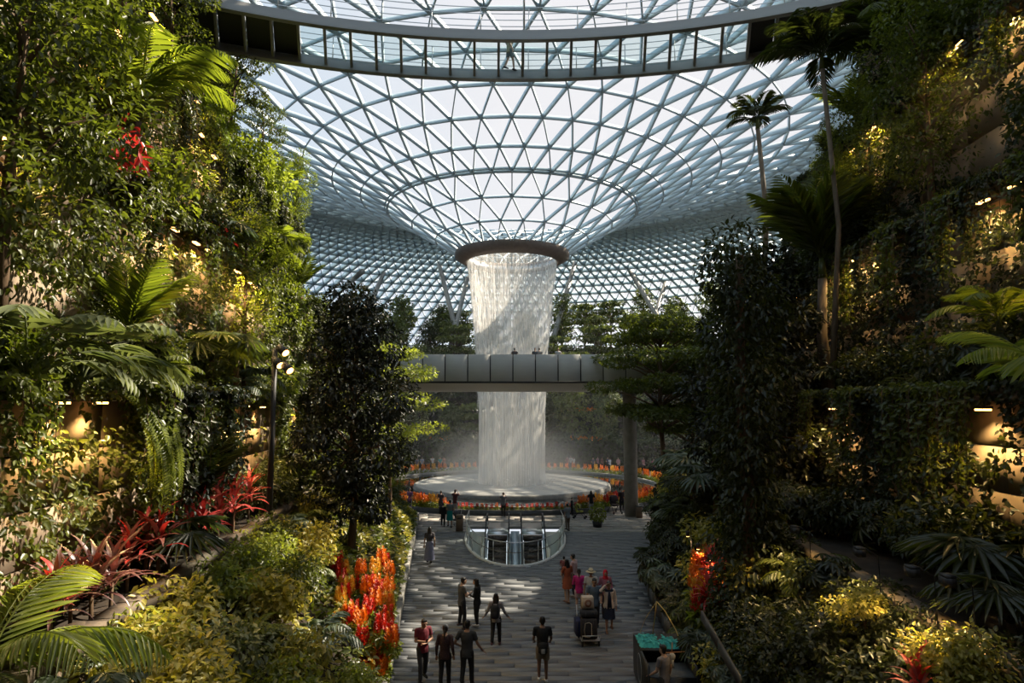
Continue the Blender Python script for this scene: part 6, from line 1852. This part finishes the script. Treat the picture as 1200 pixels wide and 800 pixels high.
V, F = lathe([(.30, 0), (.315, 0), (.315, .006), (.30, .006)], 32); V = np.stack([-.621 - V[:, 2], V[:, 0] + .1, V[:, 1] * 1.15 + .62], 1)
MB().add(V, F).build('ring_emblem', M['white_paint'], t)
for (x, y) in ((-.5, -1.0), (.5, -1.0), (-.5, 1.0), (.5, 1.0)):
    MB().add(*tube([(x - .03, y, .07), (x + .03, y, .07)], .07, 10)).build('caster', M['dark_metal'], t, True)
gold = solid('brass', (.52, .34, .10), .35, .8)
MB().add(*tube([(-.10, 1.02, H_), (-.02, 1.04, H_ + .5), (.04, 1.05, H_ + .92)], .016, 6)).build('brass_arm', gold, t, True)
MB().add(*tube([(.04, 1.05, H_ + .92), (.22, .80, H_ + .74), (.40, .3, H_ + .40), (.50, -.05, H_ + .02)], .016, 6)).build('brass_arm', gold, t, True)
MB().add(*tube([(.04, 1.05, H_ + .92), (-.30, 1.0, H_ + .45), (-.50, .95, H_)], .006, 5)).build('wire', gold, t, True)
teal = island_mat('teal_cloth', (.03, .30, .27), (.08, .50, .44), .8)
def heap(label, x0, x1, y0_, y1_, seed):
    tt_ = thing('teal_pouch_heap', label, 'cloth', (cx_ + (x0 + x1) / 2, cy__ + (y0_ + y1_) / 2, H_ + .03), -.03)
    n = 12; V = []
    for i in range(n + 1):
        for j in range(n + 1):
            u, w = i / n, j / n
            e = min(u, 1 - u, w, 1 - w)
            V.append([(u - .5) * (x1 - x0) + .02 * math.sin(j * 1.9 + seed), (w - .5) * (y1_ - y0_) + .02 * math.sin(i * 2.3), .01 + .10 * min(1, e * 5) * (.7 + .5 * wav(np.float64(u * 9), np.float64(w * 9), 1, seed))])
    F = np.array([[i * (n + 1) + j, (i + 1) * (n + 1) + j, (i + 1) * (n + 1) + j + 1, i * (n + 1) + j + 1] for i in range(n) for j in range(n)])
    MB().add(np.array(V), F).build('folded_cloth', teal, tt_, True)
    lf = MB(); k = 60
    P = np.stack([rng.uniform(-.5, .5, k) * (x1 - x0) * .85, rng.uniform(-.5, .5, k) * (y1_ - y0_) * .85, rng.uniform(.09, .13, k)], 1)
    lf.add(*leaves(P, rand_dir(k) * [1, 1, .15], rand_dir(k) * .2 + [0, 0, 1], .10, .06, .1)); lf.build('petal_trim', teal, tt_, kind='stuff')
heap('heap of teal cloth goods on the near corner of the black cart', -.58, -.04, .02, .92, 1.0)
heap('second heap of teal cloth goods beside the first on the black cart', .0, .42, -.06, .62, 3.0)
tt_ = thing('puppet_toy', 'small cream toy with orange stick arms hanging at the front of the cart', 'toy', (cx_ + .12, cy__ - .42, H_ - .02))
MB().add(*ball((0, 0, 0), (.09, .07, .10), 10, 7)).build('head', cloth((.5, .45, .36)), tt_, True)
MB().add(*tube([(0, -.01, -.07), (0, -.02, -.26)], [.05, .035], 8)).build('body', cloth((.42, .38, .32)), tt_, True)
MB().add(*tube([(-.30, .0, .09), (.34, .0, .12)], .012, 6)).build('stick', cloth((.55, .22, .08)), tt_, True)
MB().add(*tube([(0, .0, .1), (.02, .02, .34)], .012, 6)).build('stick', cloth((.55, .22, .08)), tt_, True)
# bin, pram, pushchairs
t = thing('waste_bin', 'free-standing dark brown bin beside the glass rail of the escalators', 'bin', (-3.15, 39.9, 0))
MB().add(*bev_box((0, 0, .45), (.42, .42, .86), .03)).build('body', M['wood_panel'], t)
MB().add(*bev_box((0, 0, .92), (.44, .44, .08), .02)).build('lid', M['coping'], t)
MB().add(*bev_box((0, -.215, .78), (.24, .02, .10), .005)).build('slot', M['rubber'], t)
def pram(label, loc, rz, hood, frame=(.03, .03, .03), big=1.0):
    t = thing('pushchair', label, 'pram', loc, rz, None, big)
    MB().add(*tube([(-.24, -.35, .08), (-.22, .05, .55), (-.2, .5, 1.02), (.2, .5, 1.02), (.22, .05, .55), (.24, -.35, .08)], .015, 6)).build('frame', cloth(frame), t, True)
    MB().add(*tube([(-.24, .38, .08), (-.22, -.1, .6), (.22, -.1, .6), (.24, .38, .08)], .014, 6)).build('rear_frame', cloth(frame), t, True)
    MB().add(*bev_box((0, .02, .45), (.38, .45, .10), .04)).build('seat', cloth(hood), t, True)
    MB().add(*bev_box((0, .24, .70), (.38, .10, .45), .04)).build('backrest', cloth(hood), t, True)
    V, F = lathe([(.22, -.2), (.24, .0), (.22, .2)], 10, -.2, 1.9); V = np.stack([V[:, 2], .22 - V[:, 0], .74 + V[:, 1]], 1)
    MB().add(V, F).build('hood', cloth(hood), t, True)
    for x in (-.25, .25):
        for y in (-.36, .38):
            MB().add(*tube([(x - .015, y, .085), (x + .015, y, .085)], .085, 12)).build('wheel', M['rubber'], t, True)
    return t
pram('small pushchair with a yellow-green seat by the pool flowers', (4.55, 44.3, 0), 1.3, (.30, .30, .05))
pram('large black pram beside the round column', (7.2, 46.3, 0), .3, (.03, .02, .022), (.03, .03, .03), 1.25)
pram('dark pushchair with pale frame beside the teal jacket', (-3.45, 41.2, 0), -.2, (.05, .05, .055), (.4, .4, .4))

# ------------------------------------------------------------------ mist round the waterfall
m, n, out = new_mat('mist')
tcn = n.nodes.new('ShaderNodeTexCoord'); sep = n.nodes.new('ShaderNodeSeparateXYZ'); n.links.new(tcn.outputs['Object'], sep.inputs[0])
mr = n.nodes.new('ShaderNodeMapRange'); mr.inputs['From Min'].default_value = 1.0; mr.inputs['From Max'].default_value = 19.0
mr.inputs['To Min'].default_value = .0019; mr.inputs['To Max'].default_value = 0.0; mr.interpolation_type = 'SMOOTHSTEP'
n.links.new(sep.outputs['Z'], mr.inputs['Value'])
vs = n.nodes.new('ShaderNodeVolumeScatter'); vs.inputs['Color'].default_value = (1, .98, .95, 1); vs.inputs['Anisotropy'].default_value = .2
n.links.new(mr.outputs[0], vs.inputs['Density'])
n.links.new(vs.outputs[0], out.inputs['Volume'])
MB().add(*lathe([(0.001, 19), (17, 19), (26, 14), (26, 3.5), (11.5, .75), (0.001, .75)], 40, c=(CX, CY + 12))).build('mist', m, None, kind='stuff', label='thin mist hanging round the foot of the waterfall')

m, n, out = new_mat('spray')
tcn = n.nodes.new('ShaderNodeTexCoord'); sep = n.nodes.new('ShaderNodeSeparateXYZ'); n.links.new(tcn.outputs['Object'], sep.inputs[0])
mr = n.nodes.new('ShaderNodeMapRange'); mr.inputs['From Min'].default_value = .5; mr.inputs['From Max'].default_value = 7.0
mr.inputs['To Min'].default_value = .075; mr.inputs['To Max'].default_value = 0.0; mr.interpolation_type = 'SMOOTHERSTEP'
n.links.new(sep.outputs['Z'], mr.inputs['Value'])
vs = n.nodes.new('ShaderNodeVolumeScatter'); vs.inputs['Color'].default_value = (1, .98, .95, 1); vs.inputs['Anisotropy'].default_value = .2
cb = n.nodes.new('ShaderNodeCombineXYZ'); n.links.new(sep.outputs['X'], cb.inputs['X']); n.links.new(sep.outputs['Y'], cb.inputs['Y'])
ds = n.nodes.new('ShaderNodeVectorMath'); ds.operation = 'DISTANCE'; ds.inputs[1].default_value = (CX, CY, 0); n.links.new(cb.outputs[0], ds.inputs[0])
m3 = n.nodes.new('ShaderNodeMapRange'); m3.inputs['From Min'].default_value = 2.8; m3.inputs['From Max'].default_value = 8.3; m3.inputs['To Min'].default_value = 1.0; m3.inputs['To Max'].default_value = 0.0; m3.interpolation_type = 'SMOOTHSTEP'
n.links.new(ds.outputs['Value'], m3.inputs['Value'])
mm = n.nodes.new('ShaderNodeMath'); mm.operation = 'MULTIPLY'; n.links.new(mr.outputs[0], mm.inputs[0]); n.links.new(m3.outputs[0], mm.inputs[1])
n.links.new(mm.outputs[0], vs.inputs['Density']); n.links.new(vs.outputs[0], out.inputs['Volume'])
MB().add(*lathe([(0.001, 7), (8.4, 7), (8.4, .56), (0.001, .56)], 48, c=(CX, CY))).build('mist', m, None, kind='stuff', label='pale spray drifting over the dish at the foot of the waterfall')
